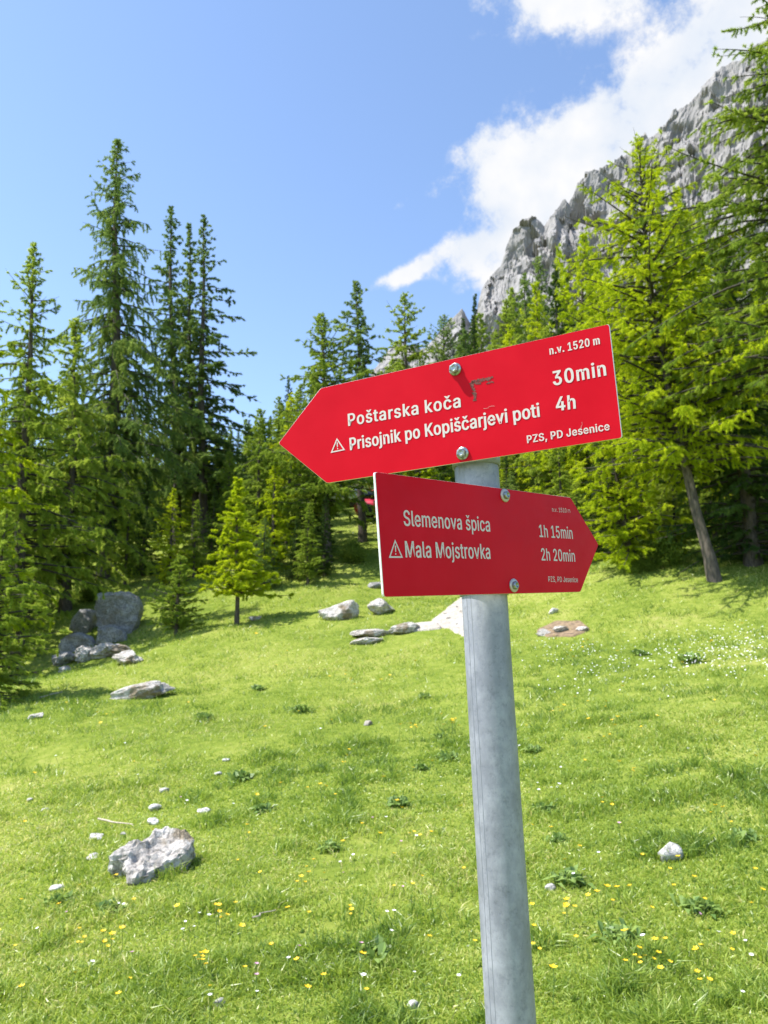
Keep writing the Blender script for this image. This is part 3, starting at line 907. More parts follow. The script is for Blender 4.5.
def forest_tree(k, px, d, top_limit, rot=None, grow=None):
    x = float(pt(px, 512, d)[0])
    if any((x - a) ** 2 + (d - b) ** 2 < (1.0 if grow else 1.8) ** 2 for a, b in placed):
        return
    z = gz(x, d)
    nm, H0, (mt, mc) = protos[k]
    H = H0 * (frng.uniform(0.75, 1.15) if px < 470 else frng.uniform(0.95, 1.6)) * (grow or 1)
    if grow:
        H = grow
    zt = pt(px, top_limit, d)[2]
    if z + H > zt:
        H = (zt - z) * frng.uniform(0.9, 1.0)
    if H < 2.5:
        return
    placed.append((x, d))
    sc = H / H0
    sx = min(1.0, sc ** 0.75)
    rz = frng.uniform(0, 2 * PI) if rot is None else rot
    if first[k] is None:
        t = thing(nm, FOREST_LABEL[k], 'tree', (x, d, z - 0.1), rz, 'forest trees on the slope behind')
        t.scale = (sx, sx, sc)
        obj('trunk', mt, t)
        obj('crown', mc, t)
        first[k] = t
    else:
        dup(first[k], (x, d, z - 0.1), rz, (sx, sx, sc), FOREST_LABEL[k])


for row, (dlo, dhi, step) in enumerate([(36, 42, 58), (44, 52, 46), (54, 64, 40), (66, 80, 40), (84, 100, 46)]):
    for px in np.arange(-190, 960, step * 0.8):
        p = px + frng.uniform(-16, 16)
        d = frng.uniform(dlo, dhi)
        if 330 < p < 400 and d < 90:
            continue
        if row == 0 and (90 < p < 225 or 300 < p < 340):
            continue
        lim = np.interp(p, SKY_PX, SKY_PY)
        wts = [0.24, 0.2, 0.2, 0.26, 0.10] if p < 480 else [0.26, 0.12, 0.17, 0.15, 0.30]
        forest_tree(int(frng.choice(5, p=wts)), p, d, lim + frng.uniform(0, 26))
# smaller trees and thickets between the tall trunks
for plo, phi, dlo, dhi, hlo, hhi, step in [(-40, 300, 40, 50, 4.5, 8.5, 17), (60, 330, 47, 58, 6, 10, 15), (244, 332, 31, 36, 4, 9, 14), (395, 560, 33, 42, 4.5, 9, 18), (128, 236, 31, 35, 2.6, 5, 13),
                                           (250, 336, 29.5, 31, 2.2, 4.5, 12), (396, 640, 29, 33, 2.5, 5.5, 15), (556, 690, 25, 29, 3, 6, 15), (655, 800, 21.8, 26, 3, 6.5, 15), (120, 330, 58, 75, 7, 12, 12),
                                           (560, 790, 27, 36, 5, 10, 22), (-60, 70, 27, 36, 4, 8, 26)]:
    for px in np.arange(plo, phi, step):
        p = px + frng.uniform(-7, 7)
        d = frng.uniform(dlo, dhi)
        if (330 < p < 398 and d < 90) or (d < 36 and 222 < p < 256):
            continue
        x = float(pt(p, 512, d)[0])
        H = frng.uniform(hlo, hhi)
        zt = gz(x, d) + H
        py = 512 - F_PX * math.tan(math.atan2(zt - EYE, d) - PITCH)
        lim = np.interp(p, SKY_PX, SKY_PY)
        forest_tree(int(frng.choice(5, p=[0.28, 0.08, 0.26, 0.26, 0.12])), p, d, max(py, lim), grow=H)
# taller trees covering the foot of the mountain
for k, px, py, d in [(0, 519, 286, 50), (0, 556, 258, 47), (3, 497, 303, 55), (4, 572, 244, 44), (3, 533, 272, 52), (0, 600, 232, 50), (3, 620, 236, 46), (0, 486, 312, 58), (4, 545, 280, 41)]:
    x = float(pt(px, 512, d)[0])
    forest_tree(k, px, d, py, grow=float(pt(px, py, d)[2] - gz(x, d)))
# far slim firs seen in the gap left of the upper sign
for px, py, d in [(277, 377, 92), (285, 366, 88), (268, 385, 97)]:
    forest_tree(2, px, d, py)

# ------------------------------------------------------------------ bushes under the trees
def bush_mesh(seed, n=9000, leaf=(0.07, 0.035)):
    rng = np.random.default_rng(seed)
    ns = 46
    az = rng.uniform(0, 2 * PI, ns)
    el = rng.uniform(0.25, 1.45, ns)
    L = rng.uniform(0.55, 1.0, ns)
    d = np.stack([np.cos(az) * np.cos(el), np.sin(az) * np.cos(el), np.sin(el)], -1)
    SV, SF = tubes(np.zeros((ns, 3)), d * L[:, None] * 0.9, np.full(ns, 0.012), np.full(ns, 0.004), 4)
    bi = rng.integers(0, ns, n)
    q = rng.uniform(0.25, 1, n)
    P = d[bi] * (L[bi] * q)[:, None] + rng.normal(0, 0.10, (n, 3))
    P[:, 2] = np.maximum(P[:, 2], 0.02)
    ld = unit(d[bi] * 0.5 + rng.normal(0, 0.7, (n, 3)))
    sz = rng.uniform(0.6, 1.3, n)
    wv = unit(np.cross(ld, rng.normal(size=(n, 3)))) * (leaf[1] * 0.5 * sz)[:, None]
    t = ld * (leaf[0] * sz)[:, None]
    CV = np.stack([P, P + t * 0.5 + wv, P + t, P + t * 0.5 - wv], 1).reshape(-1, 3)
    tint = np.clip(0.45 + rng.normal(0, 0.2, n), 0, 1)
    return (raw_mesh('stems', SV, SF.ravel(), np.full(len(SF), 4), [M_BARK]),
            raw_mesh('leaves', CV, np.arange(4 * n), np.full(n, 4), [M_BUSH], tint=tint))


def bush(label, px, py, size, seed, d=None, group=None):
    p = on_ground(px, py) if d is None else np.array([pt(px, 512, d)[0], d, 0])
    p[2] = gz(p[0], p[1])
    t = thing('bush', label, 'bush', p - [0, 0, 0.05], seed * 1.7, group)
    a, b = bush_mesh(seed)
    obj('stems', a, t)
    obj('leaves', b, t)
    t.scale = size
    return t


bush('pale leafy bush beside the foot of the leaning larch trunk', 662, 566, (1.0, 1.0, 1.0), 1)
bush('low yellowish bush left of the pale leafy bush, at the meadow edge', 640, 572, (0.7, 0.6, 0.55), 2)
bush('dark low bush behind the big grey boulder', 92, 600, (1.1, 1.0, 0.9), 3)
bush('light green bush beneath the arrow point of the upper sign', 268, 566, (1.3, 1.0, 1.2), 4)
bush('round bush peeking out left of the lower sign', 352, 562, (1.2, 1.0, 1.15), 5)
bush('low bush at the feet of the pair of slim conifers', 206, 572, (1.3, 1.0, 0.9), 6)

# ------------------------------------------------------------------ rocks
def rock_mesh(name, seed, size, m, sub=4, planes=14, rough=0.13, cut=0.55):
    rng = np.random.default_rng(seed)
    bm = bmesh.new()
    bmesh.ops.create_icosphere(bm, subdivisions=sub, radius=1.0)
    co = np.array([v.co[:] for v in bm.verts])
    for _ in range(planes):
        n = unit(rng.normal(size=3))
        dd = rng.uniform(cut, 0.95)
        e = np.maximum(co @ n - dd, 0)
        co = co - e[:, None] * n * 0.92
    s = np.array(size)
    f = (fbm(co[:, 0] * 1.6 + seed, co[:, 1] * 1.6, co[:, 2] * 1.6, 3) - 0.5) * rough * 2.2
    f += (ridged(co[:, 0] * 3.4 + seed, co[:, 1] * 3.4, co[:, 2] * 3.4, 4) - 0.5) * rough * 0.9
    co = co * (1 + f)[:, None] * s / 2
    for v, c in zip(bm.verts, co):
        v.co = c
    for fc in bm.faces:
        fc.smooth = sub < 4
    return from_bm(bm, name, [m])


def rock(name, label, px, py, size, seed, m, rot=(0, 0, 0), sink=0.25, group=None, cat='rock', **kw):
    p = on_ground(px, py)
    o = obj(name, rock_mesh(name, seed, size, m, **kw), None, (p[0], p[1], p[2] + size[2] * (0.5 - sink)), rot)
    return tag(o, label, cat, group)


B = on_ground(117, 640)


def pile(name, label, dx, dy, size, seed, m, rot, zc, **kw):
    x, y = B[0] + dx, B[1] + dy
    o = obj(name, rock_mesh(name, seed, size, m, **kw), None, (x, y, gz(x, y) + zc), rot)
    return tag(o, label, 'rock', 'rock pile at the forest edge')


def block(name, label, px, py, prof, depth, seed, m, rotz=0.0, group='rock pile at the forest edge', drop=0.1, fine=1.0, lean=0.0):
    """Angular block from a front outline (metres, x right / z up from its foot), given real depth and weathered faces."""
    p = on_ground(px, py)
    bm = bmesh.new()
    n = len(prof)
    fr = [bm.verts.new((x, -depth / 2, z)) for x, z in prof]
    cx = sum(x for x, z in prof) / n
    cz = sum(z for x, z in prof) / n
    bk = [bm.verts.new((cx + (x - cx) * 0.86 + 0.0, depth / 2, cz + (z - cz) * 0.9)) for x, z in prof]
    bm.faces.new(fr)
    bm.faces.new(bk[::-1])
    for i in range(n):
        j = (i + 1) % n
        bm.faces.new((fr[j], fr[i], bk[i], bk[j]))
    bmesh.ops.recalc_face_normals(bm, faces=bm.faces)
    bmesh.ops.bevel(bm, geom=bm.edges[:], offset=0.11 * fine, segments=2, affect='EDGES', profile=0.6)
    bmesh.ops.triangulate(bm, faces=bm.faces)
    for _ in range(4):
        long_e = [e for e in bm.edges if e.calc_length() > 0.13 * fine]
        if not long_e:
            break
        bmesh.ops.subdivide_edges(bm, edges=long_e, cuts=1, use_grid_fill=True)
        bmesh.ops.triangulate(bm, faces=bm.faces)
    bm.normal_update()
    co = np.array([v.co[:] for v in bm.verts])
    nr = np.array([v.normal[:] for v in bm.verts])
    q = co / fine
    f = (fbm(q[:, 0] * 1.3 + seed, q[:, 1] * 1.3, q[:, 2] * 1.3, 3) - 0.5) * 0.34 + (ridged(q[:, 0] * 2.4 + seed, q[:, 1] * 2.4, q[:, 2] * 2.4, 5, 0.6) - 0.5) * (0.12 if fine == 1 else 0.30)
    f = f * fine
    co = co + nr * f[:, None]
    for v, c in zip(bm.verts, co):
        v.co = c
    o = obj(name, from_bm(bm, name, [m]), None, (p[0], p[1] + depth / 2, p[2] - drop), (lean, 0, rotz))
    return tag(o, label, 'boulder' if name == 'boulder' else 'rock', group)


# metres per pixel at the pile
MP = np.linalg.norm(B - [0, 0, EYE]) / F_PX


def outline(pts, foot):
    return [((x - foot[0]) * MP, (foot[1] - y) * MP) for x, y in pts]


block('boulder', 'biggest grey boulder, blocky, standing at the forest edge on the left', 117, 636,
      outline([(94, 628), (92, 610), (94, 598), (104, 596), (121, 597), (131, 600), (136, 611), (134, 622), (128, 637), (112, 640)], (117, 640)), 1.1, 3, M_ROCK_GREY, 0.12)
block('rock', 'upright grey rock leaning on the left side of the biggest boulder', 80, 634,
      outline([(68, 634), (74, 621), (80, 613), (89, 615), (92, 628), (90, 638)], (80, 640)), 0.9, 7, M_ROCK_GREY, -0.2)
block('rock', 'grey triangular rock in front of the biggest boulder', 108, 645,
      outline([(94, 644), (96, 628), (108, 625), (118, 630), (127, 643)], (108, 646)), 0.8, 9, M_ROCK_GREY, 0.1)
block('rock', 'low wide grey rock at the left front of the pile', 72, 652,
      outline([(54, 652), (58, 640), (68, 635), (82, 637), (92, 646), (90, 655)], (72, 654)), 0.9, 13, M_ROCK_GREY, 0.2)
for lab, px, py, sz, sd, mm in [
        ('pale flat-topped stone at the right foot of the rock pile', 127, 664, (1.4, 0.8, 0.45), 21, M_ROCK),
        ('whitish rough stone in the middle front of the rock pile', 106, 656, (1.1, 0.7, 0.6), 22, M_ROCK),
        ('small bright stone low in the rock pile beneath the grey rocks', 84, 661, (0.9, 0.7, 0.65), 23, M_ROCK),
        ('brown-tinged stone at the left front of the rock pile', 64, 663, (0.9, 0.7, 0.65), 24, M_ROCK_GREY),
        ('small pale stone at the lowest left corner of the rock pile', 66, 672, (0.45, 0.35, 0.25), 25, M_ROCK),
        ('thin pale slab lying right of the middle stones in the pile', 121, 653, (1.0, 0.7, 0.36), 26, M_ROCK)]:
    rock('rock', lab, px, py, sz, sd, mm, (0.1, 0.05, sd), 0.25, 'rock pile at the forest edge', sub=4, planes=16, rough=0.30, cut=0.5)

Q = on_ground(145, 882)
MQ = np.linalg.norm(Q - [0, 0, EYE]) / F_PX
slab = block('rock', 'large pale cracked limestone rock with brown moss, half buried in the near meadow', 145, 886,
             [((x - 144) * MQ * 0.94, (888 - y) * MQ * 0.98) for x, y in [(101, 873), (102, 864), (113, 856), (124, 847), (134, 836), (150, 831), (163, 833), (170, 838), (179, 843), (174, 851), (172, 863),
                                                             (166, 873), (151, 881), (136, 895), (127, 895), (121, 881), (118, 871)]],
             0.30, 4, M_ROCK, 0.05, None, 0.06, fine=0.30, lean=-1.12)
for lab, px, py, sz, sd, mm, rt in [
        ('flat pale slab in the meadow below the rock pile', 142, 697, (1.4, 0.75, 0.42), 51, M_ROCK, (0.05, -0.22, 0.25)),
        ('small pale flat stone at the left edge of the meadow', 35, 718, (0.42, 0.28, 0.14), 52, M_ROCK, (0, -0.2, 0.3)),
        ('dome-shaped pale rock on the meadow left of the lower sign', 340, 618, (1.3, 0.9, 0.85), 53, M_ROCK, (0, 0, 0.4)),
        ('jagged pale rock just below the left corner of the lower sign', 382, 613, (1.35, 0.8, 0.72), 54, M_ROCK, (0, -0.1, 1.0)),
        ('small grey rock peeking out behind the lower sign', 376, 588, (0.62, 0.5, 0.5), 55, M_ROCK_GREY, (0, 0, 0.1)),
        ('long pale slab beside the gravel footpath', 403, 632, (1.1, 0.6, 0.36), 56, M_ROCK, (0, -0.16, 0.2)),
        ('thin flat slab flush with the grass below the jagged rock', 368, 636, (1.25, 0.6, 0.3), 57, M_ROCK, (0, -0.1, 0.2)),
        ('lowest thin slab of the stone row leading from the footpath', 364, 643, (1.0, 0.5, 0.28), 58, M_ROCK, (0, -0.1, 0.3)),
        ('bright round stone on the near meadow right of the post', 670, 860, (0.20, 0.17, 0.17), 59, M_STONE, (0, 0, 0.5)),
        ('small white stone lying upslope right of the post', 553, 613, (0.34, 0.25, 0.2), 60, M_STONE, (0, -0.2, 0.4)),
        ('mossy pale rock at the left end of the bare earth patch', 545, 635, (0.42, 0.3, 0.22), 61, M_ROCK, (0, 0, 0.1)),
        ('brownish rock in the middle of the bare earth patch', 562, 632, (0.55, 0.4, 0.3), 62, M_ROCK, (0, 0, 0.9)),
        ('flat grey rock at the right end of the bare earth patch', 581, 631, (0.45, 0.3, 0.18), 63, M_ROCK, (0, 0, 1.9)),
        ('lone pinkish stone in the middle of the meadow', 368, 725, (0.2, 0.15, 0.12), 64, M_ROCK, (0, -0.3, 0.2)),
        ('white stone nearest the bottom edge of the photo', 219, 1006, (0.075, 0.06, 0.05), 65, M_STONE, (0, 0, 0.2)),
        ('pale stone on the forest edge right of the young bright larch', 256, 620, (0.5, 0.3, 0.2), 66, M_ROCK, (0, 0, 0.2))]:
    rock('rock', lab, px, py, sz, sd, mm, rt, 0.3, sub=4 if sz[0] > 0.3 else 3, planes=16, rough=0.17, cut=0.5)
GS = 'white stones scattered around the large pale rock'
for lab, px, py, w in [
        ('elongated white stone nearest above the large pale rock', 97, 840, 0.12), ('white stone left of the large pale rock', 93, 860, 0.11),
        ('tiny white stone low to the left of the large pale rock', 57, 890, 0.085), ('white stone upper left in the cluster above the large pale rock', 164, 792, 0.10),
        ('flat white stone centred in the cluster above the large pale rock', 155, 810, 0.12), ('white stone right under the flat one in the cluster', 153, 824, 0.11),
        ('solitary white stone right of the cluster above the large pale rock', 204, 813, 0.11), ('grey-white chip between the cluster and the large pale rock', 124, 836, 0.07),
        ('small white stone at the upper left of the near meadow', 45, 811, 0.07), ('small white stone far up left of the stone cluster', 30, 801, 0.07),
        ('white pebble upslope of the cluster near the meadow middle', 218, 775, 0.09), ('white pebble on the far side of the near meadow', 226, 761, 0.08),
        ('pale pebble beside the dark weed right of the cluster', 265, 811, 0.08), ('white pebble at the lower middle, left of the post', 327, 970, 0.07),
        ('white pebble lying nearest right of the post', 551, 890, 0.075), ('white pebble at the bottom close to the post', 413, 1008, 0.06)]:
    rock('stone', lab, px, py, (w * 1.35, w * 1.0, w * 0.65), int(px), M_STONE, (0, -0.1, px), 0.2, GS, 'stone', sub=3, planes=8, rough=0.14)
# loose gravel on and beside the footpath
grng = np.random.default_rng(8)
gv = rock_mesh('path_stone', 77, (0.14, 0.11, 0.08), M_GRAVEL, sub=2)
for _ in range(34):
    px, py = grng.uniform(424, 478), grng.uniform(600, 640)
    q = on_ground(px, py)
    if not inside(PATH_EDGE, q[:1], q[1:2])[0]:
        continue
    o = obj('path_stone', gv, None, (q[0], q[1], q[2] + 0.07), (0, 0, grng.uniform(0, 6)))
    s = grng.uniform(0.5, 1.5)
    o.scale = (s, s, s)
    tag(o, 'loose pale stone lying on the gravel footpath', 'stone', 'loose stones on the footpath')

# dead twigs in the grass
def twig(label, p_a, p_b, r):
    a, b = on_ground(*p_a), on_ground(*p_b)
    n = 9
    t = np.linspace(0, 1, n)
    c = a + (b - a) * t[:, None]
    c[:, 2] = ground(c[:, 0], c[:, 1]) + 0.05
    c[:, 0] += 0.02 * np.sin(t * 9)
    c -= a
    v, f = tubes(c[:-1], c[1:], r * (1 - 0.6 * t[:-1]), r * (1 - 0.6 * t[1:]), 5)
    tag(obj('twig', raw_mesh('twig', v, f.ravel(), np.full(len(f), 4), [M_TWIG]), None, a), label, 'twig')


twig('dry bleached twig lying above the large pale rock', (98, 824), (132, 830), 0.012)
twig('thin dry stalk lying in the grass left of the post', (252, 926), (274, 918), 0.006)
twig('dry twig beside the rocks left of the rock pile', (40, 700), (62, 694), 0.02)

# ------------------------------------------------------------------ the signpost
R_POLE = 0.030
f_a = F_PX * 0.06
PA = np.array([0, 0, EYE]) + pix_dir(484.6, 600) * (f_a / 45.4)
PB = np.array([0, 0, EYE]) + pix_dir(511.0, 1024) * (f_a / 50.3)
AX = (PA - PB) / np.linalg.norm(PA - PB)
FOOT = PB - AX * ((PB[2] - gz(PB[0], PB[1]) + 0.05) / AX[2])
FOOT[2] = gz(PB[0], PB[1])
k = (FOOT[2] - PB[2]) / AX[2]
FOOT[:2] = (PB + AX * k)[:2]
post = thing('signpost', 'round galvanised steel signpost carrying two red arrow boards, standing in the near meadow', 'signpost', FOOT)
AXV = Vector(AX)
POLE_ROT = AXV.to_track_quat('Z', 'Y').to_euler()


def axis_at(py_photo, px_guess):
    r = pix_dir(px_guess, py_photo)
    o = np.array([0, 0, EYE])
    # closest point on the pole axis to that sight line
    n = np.cross(r, AX)
    m_ = np.cross(r, n)
    t = ((o - PB) @ m_) / (AX @ m_)
    return PB + AX * t


TOP = axis_at(374, 471)
LEN = float(np.linalg.norm(TOP - FOOT))


def lathe(profile_pts, seg=48):
    bm = bmesh.new()
    rows = []
    for r, z in profile_pts:
        if r <= 1e-6:
            rows.append([bm.verts.new((0, 0, z))])
        else:
            rows.append([bm.verts.new((r * math.cos(2 * PI * i / seg), r * math.sin(2 * PI * i / seg), z)) for i in range(seg)])
    for a, b in zip(rows[:-1], rows[1:]):
        for i in range(seg):
            j = (i + 1) % seg
            if len(a) == 1 and len(b) == 1:
                continue
            if len(a) == 1:
                fc = (a[0], b[i], b[j])
            elif len(b) == 1:
                fc = (a[i], a[j], b[0])
            else:
                fc = (a[i], a[j], b[j], b[i])
            bm.faces.new(fc).smooth = True
    bmesh.ops.recalc_face_normals(bm, faces=bm.faces)
    return bm


bm = lathe([(R_POLE, -0.4)] + [(R_POLE, LEN * i / 12) for i in range(13)], 64)
pole = obj('pole', from_bm(bm, 'pole', [M_ZINC]), post, (0, 0, 0), POLE_ROT)
cap = obj('pole_cap', from_bm(lathe([(R_POLE + 0.0015, LEN - 0.018), (R_POLE + 0.0015, LEN + 0.001), (R_POLE - 0.003, LEN + 0.004), (0, LEN + 0.005)], 48), 'pole_cap', [simple('cap_plastic', (0.03, 0.03, 0.03), 0.5)]), pole)
# the welded seam runs down the left of the pole as a fine raised bead
bm = bmesh.new()
_c = POLE_ROT.to_matrix().inverted() @ Vector((-PA[0], -PA[1], 0.0))
FACE = math.atan2(_c.y, _c.x)
for ang0, wd in ((FACE - rad(36), 0.0007), (FACE - rad(50), 0.0004)):
    prev = None
    for i in range(61):
        z = LEN * i / 60
        wob = 0.008 * math.sin(i * 1.3) + 0.006 * math.sin(i * 0.37)
        row = []
        for a, r in ((-wd, R_POLE - 0.0002), (0, R_POLE + 0.0004), (wd, R_POLE - 0.0002)):
            th = ang0 + wob + a / R_POLE
            row.append(bm.verts.new((r * math.cos(th), r * math.sin(th), z)))
        if prev:
            bm.faces.new((prev[0], prev[1], row[1], row[0]))
            bm.faces.new((prev[1], prev[2], row[2], row[1]))
        prev = row
obj('weld_seam', from_bm(bm, 'weld_seam', [M_SEAM]), pole)


def solve_board(corners):
    """Corners of a rectangle seen in the photo -> its plane (shape up to scale)."""
    r = [pix_dir(*c) for c in corners]
    A = np.stack([r[0], -r[1], r[2], -r[3]], 1)
    d = np.linalg.svd(A)[2][-1]
    d = d / d[0]
    P = [d[i] * r[i] for i in range(4)]
    e = P[1] - P[0]
    g = P[3] - P[0]
    e = e / np.linalg.norm(e)
    n = np.cross(g, e)
    n = n / np.linalg.norm(n)
    return P[0], e, np.cross(n, e), n


class Board:
    def __init__(self, corners, bolts, gap):
        P0, e, v, n = solve_board(corners)
        self.e, self.v, self.n = e, v, n
        eye = np.array([0, 0, EYE])
        best = None
        for s in np.linspace(0.4, 1.6, 1201):
            hits = [eye + pix_dir(*b) * (s * (P0 @ n) / (pix_dir(*b) @ n)) for b in bolts]
            m_ = (hits[0] + hits[1]) / 2
            q = PB + AX * ((m_ - PB) @ AX)
            err = abs((m_ - q) @ n - (R_POLE + gap))
            if best is None or err < best[0]:
                best = (err, s, m_)
        self.s, self.o = best[1], best[2]
        self.D = self.s * (P0 @ n)

    def local(self, px, py):
        r = pix_dir(px, py)
        w = np.array([0, 0, EYE]) + r * (self.D / (r @ self.n)) - self.o
        return np.array([w @ self.e, w @ self.v])

    def matrix(self):
        M = Matrix.Identity(4)
        for i in range(3):
            M[i][0], M[i][1], M[i][2] = self.e[i], self.v[i], self.n[i]
            M[i][3] = self.o[i] - FOOT[i]
        return M


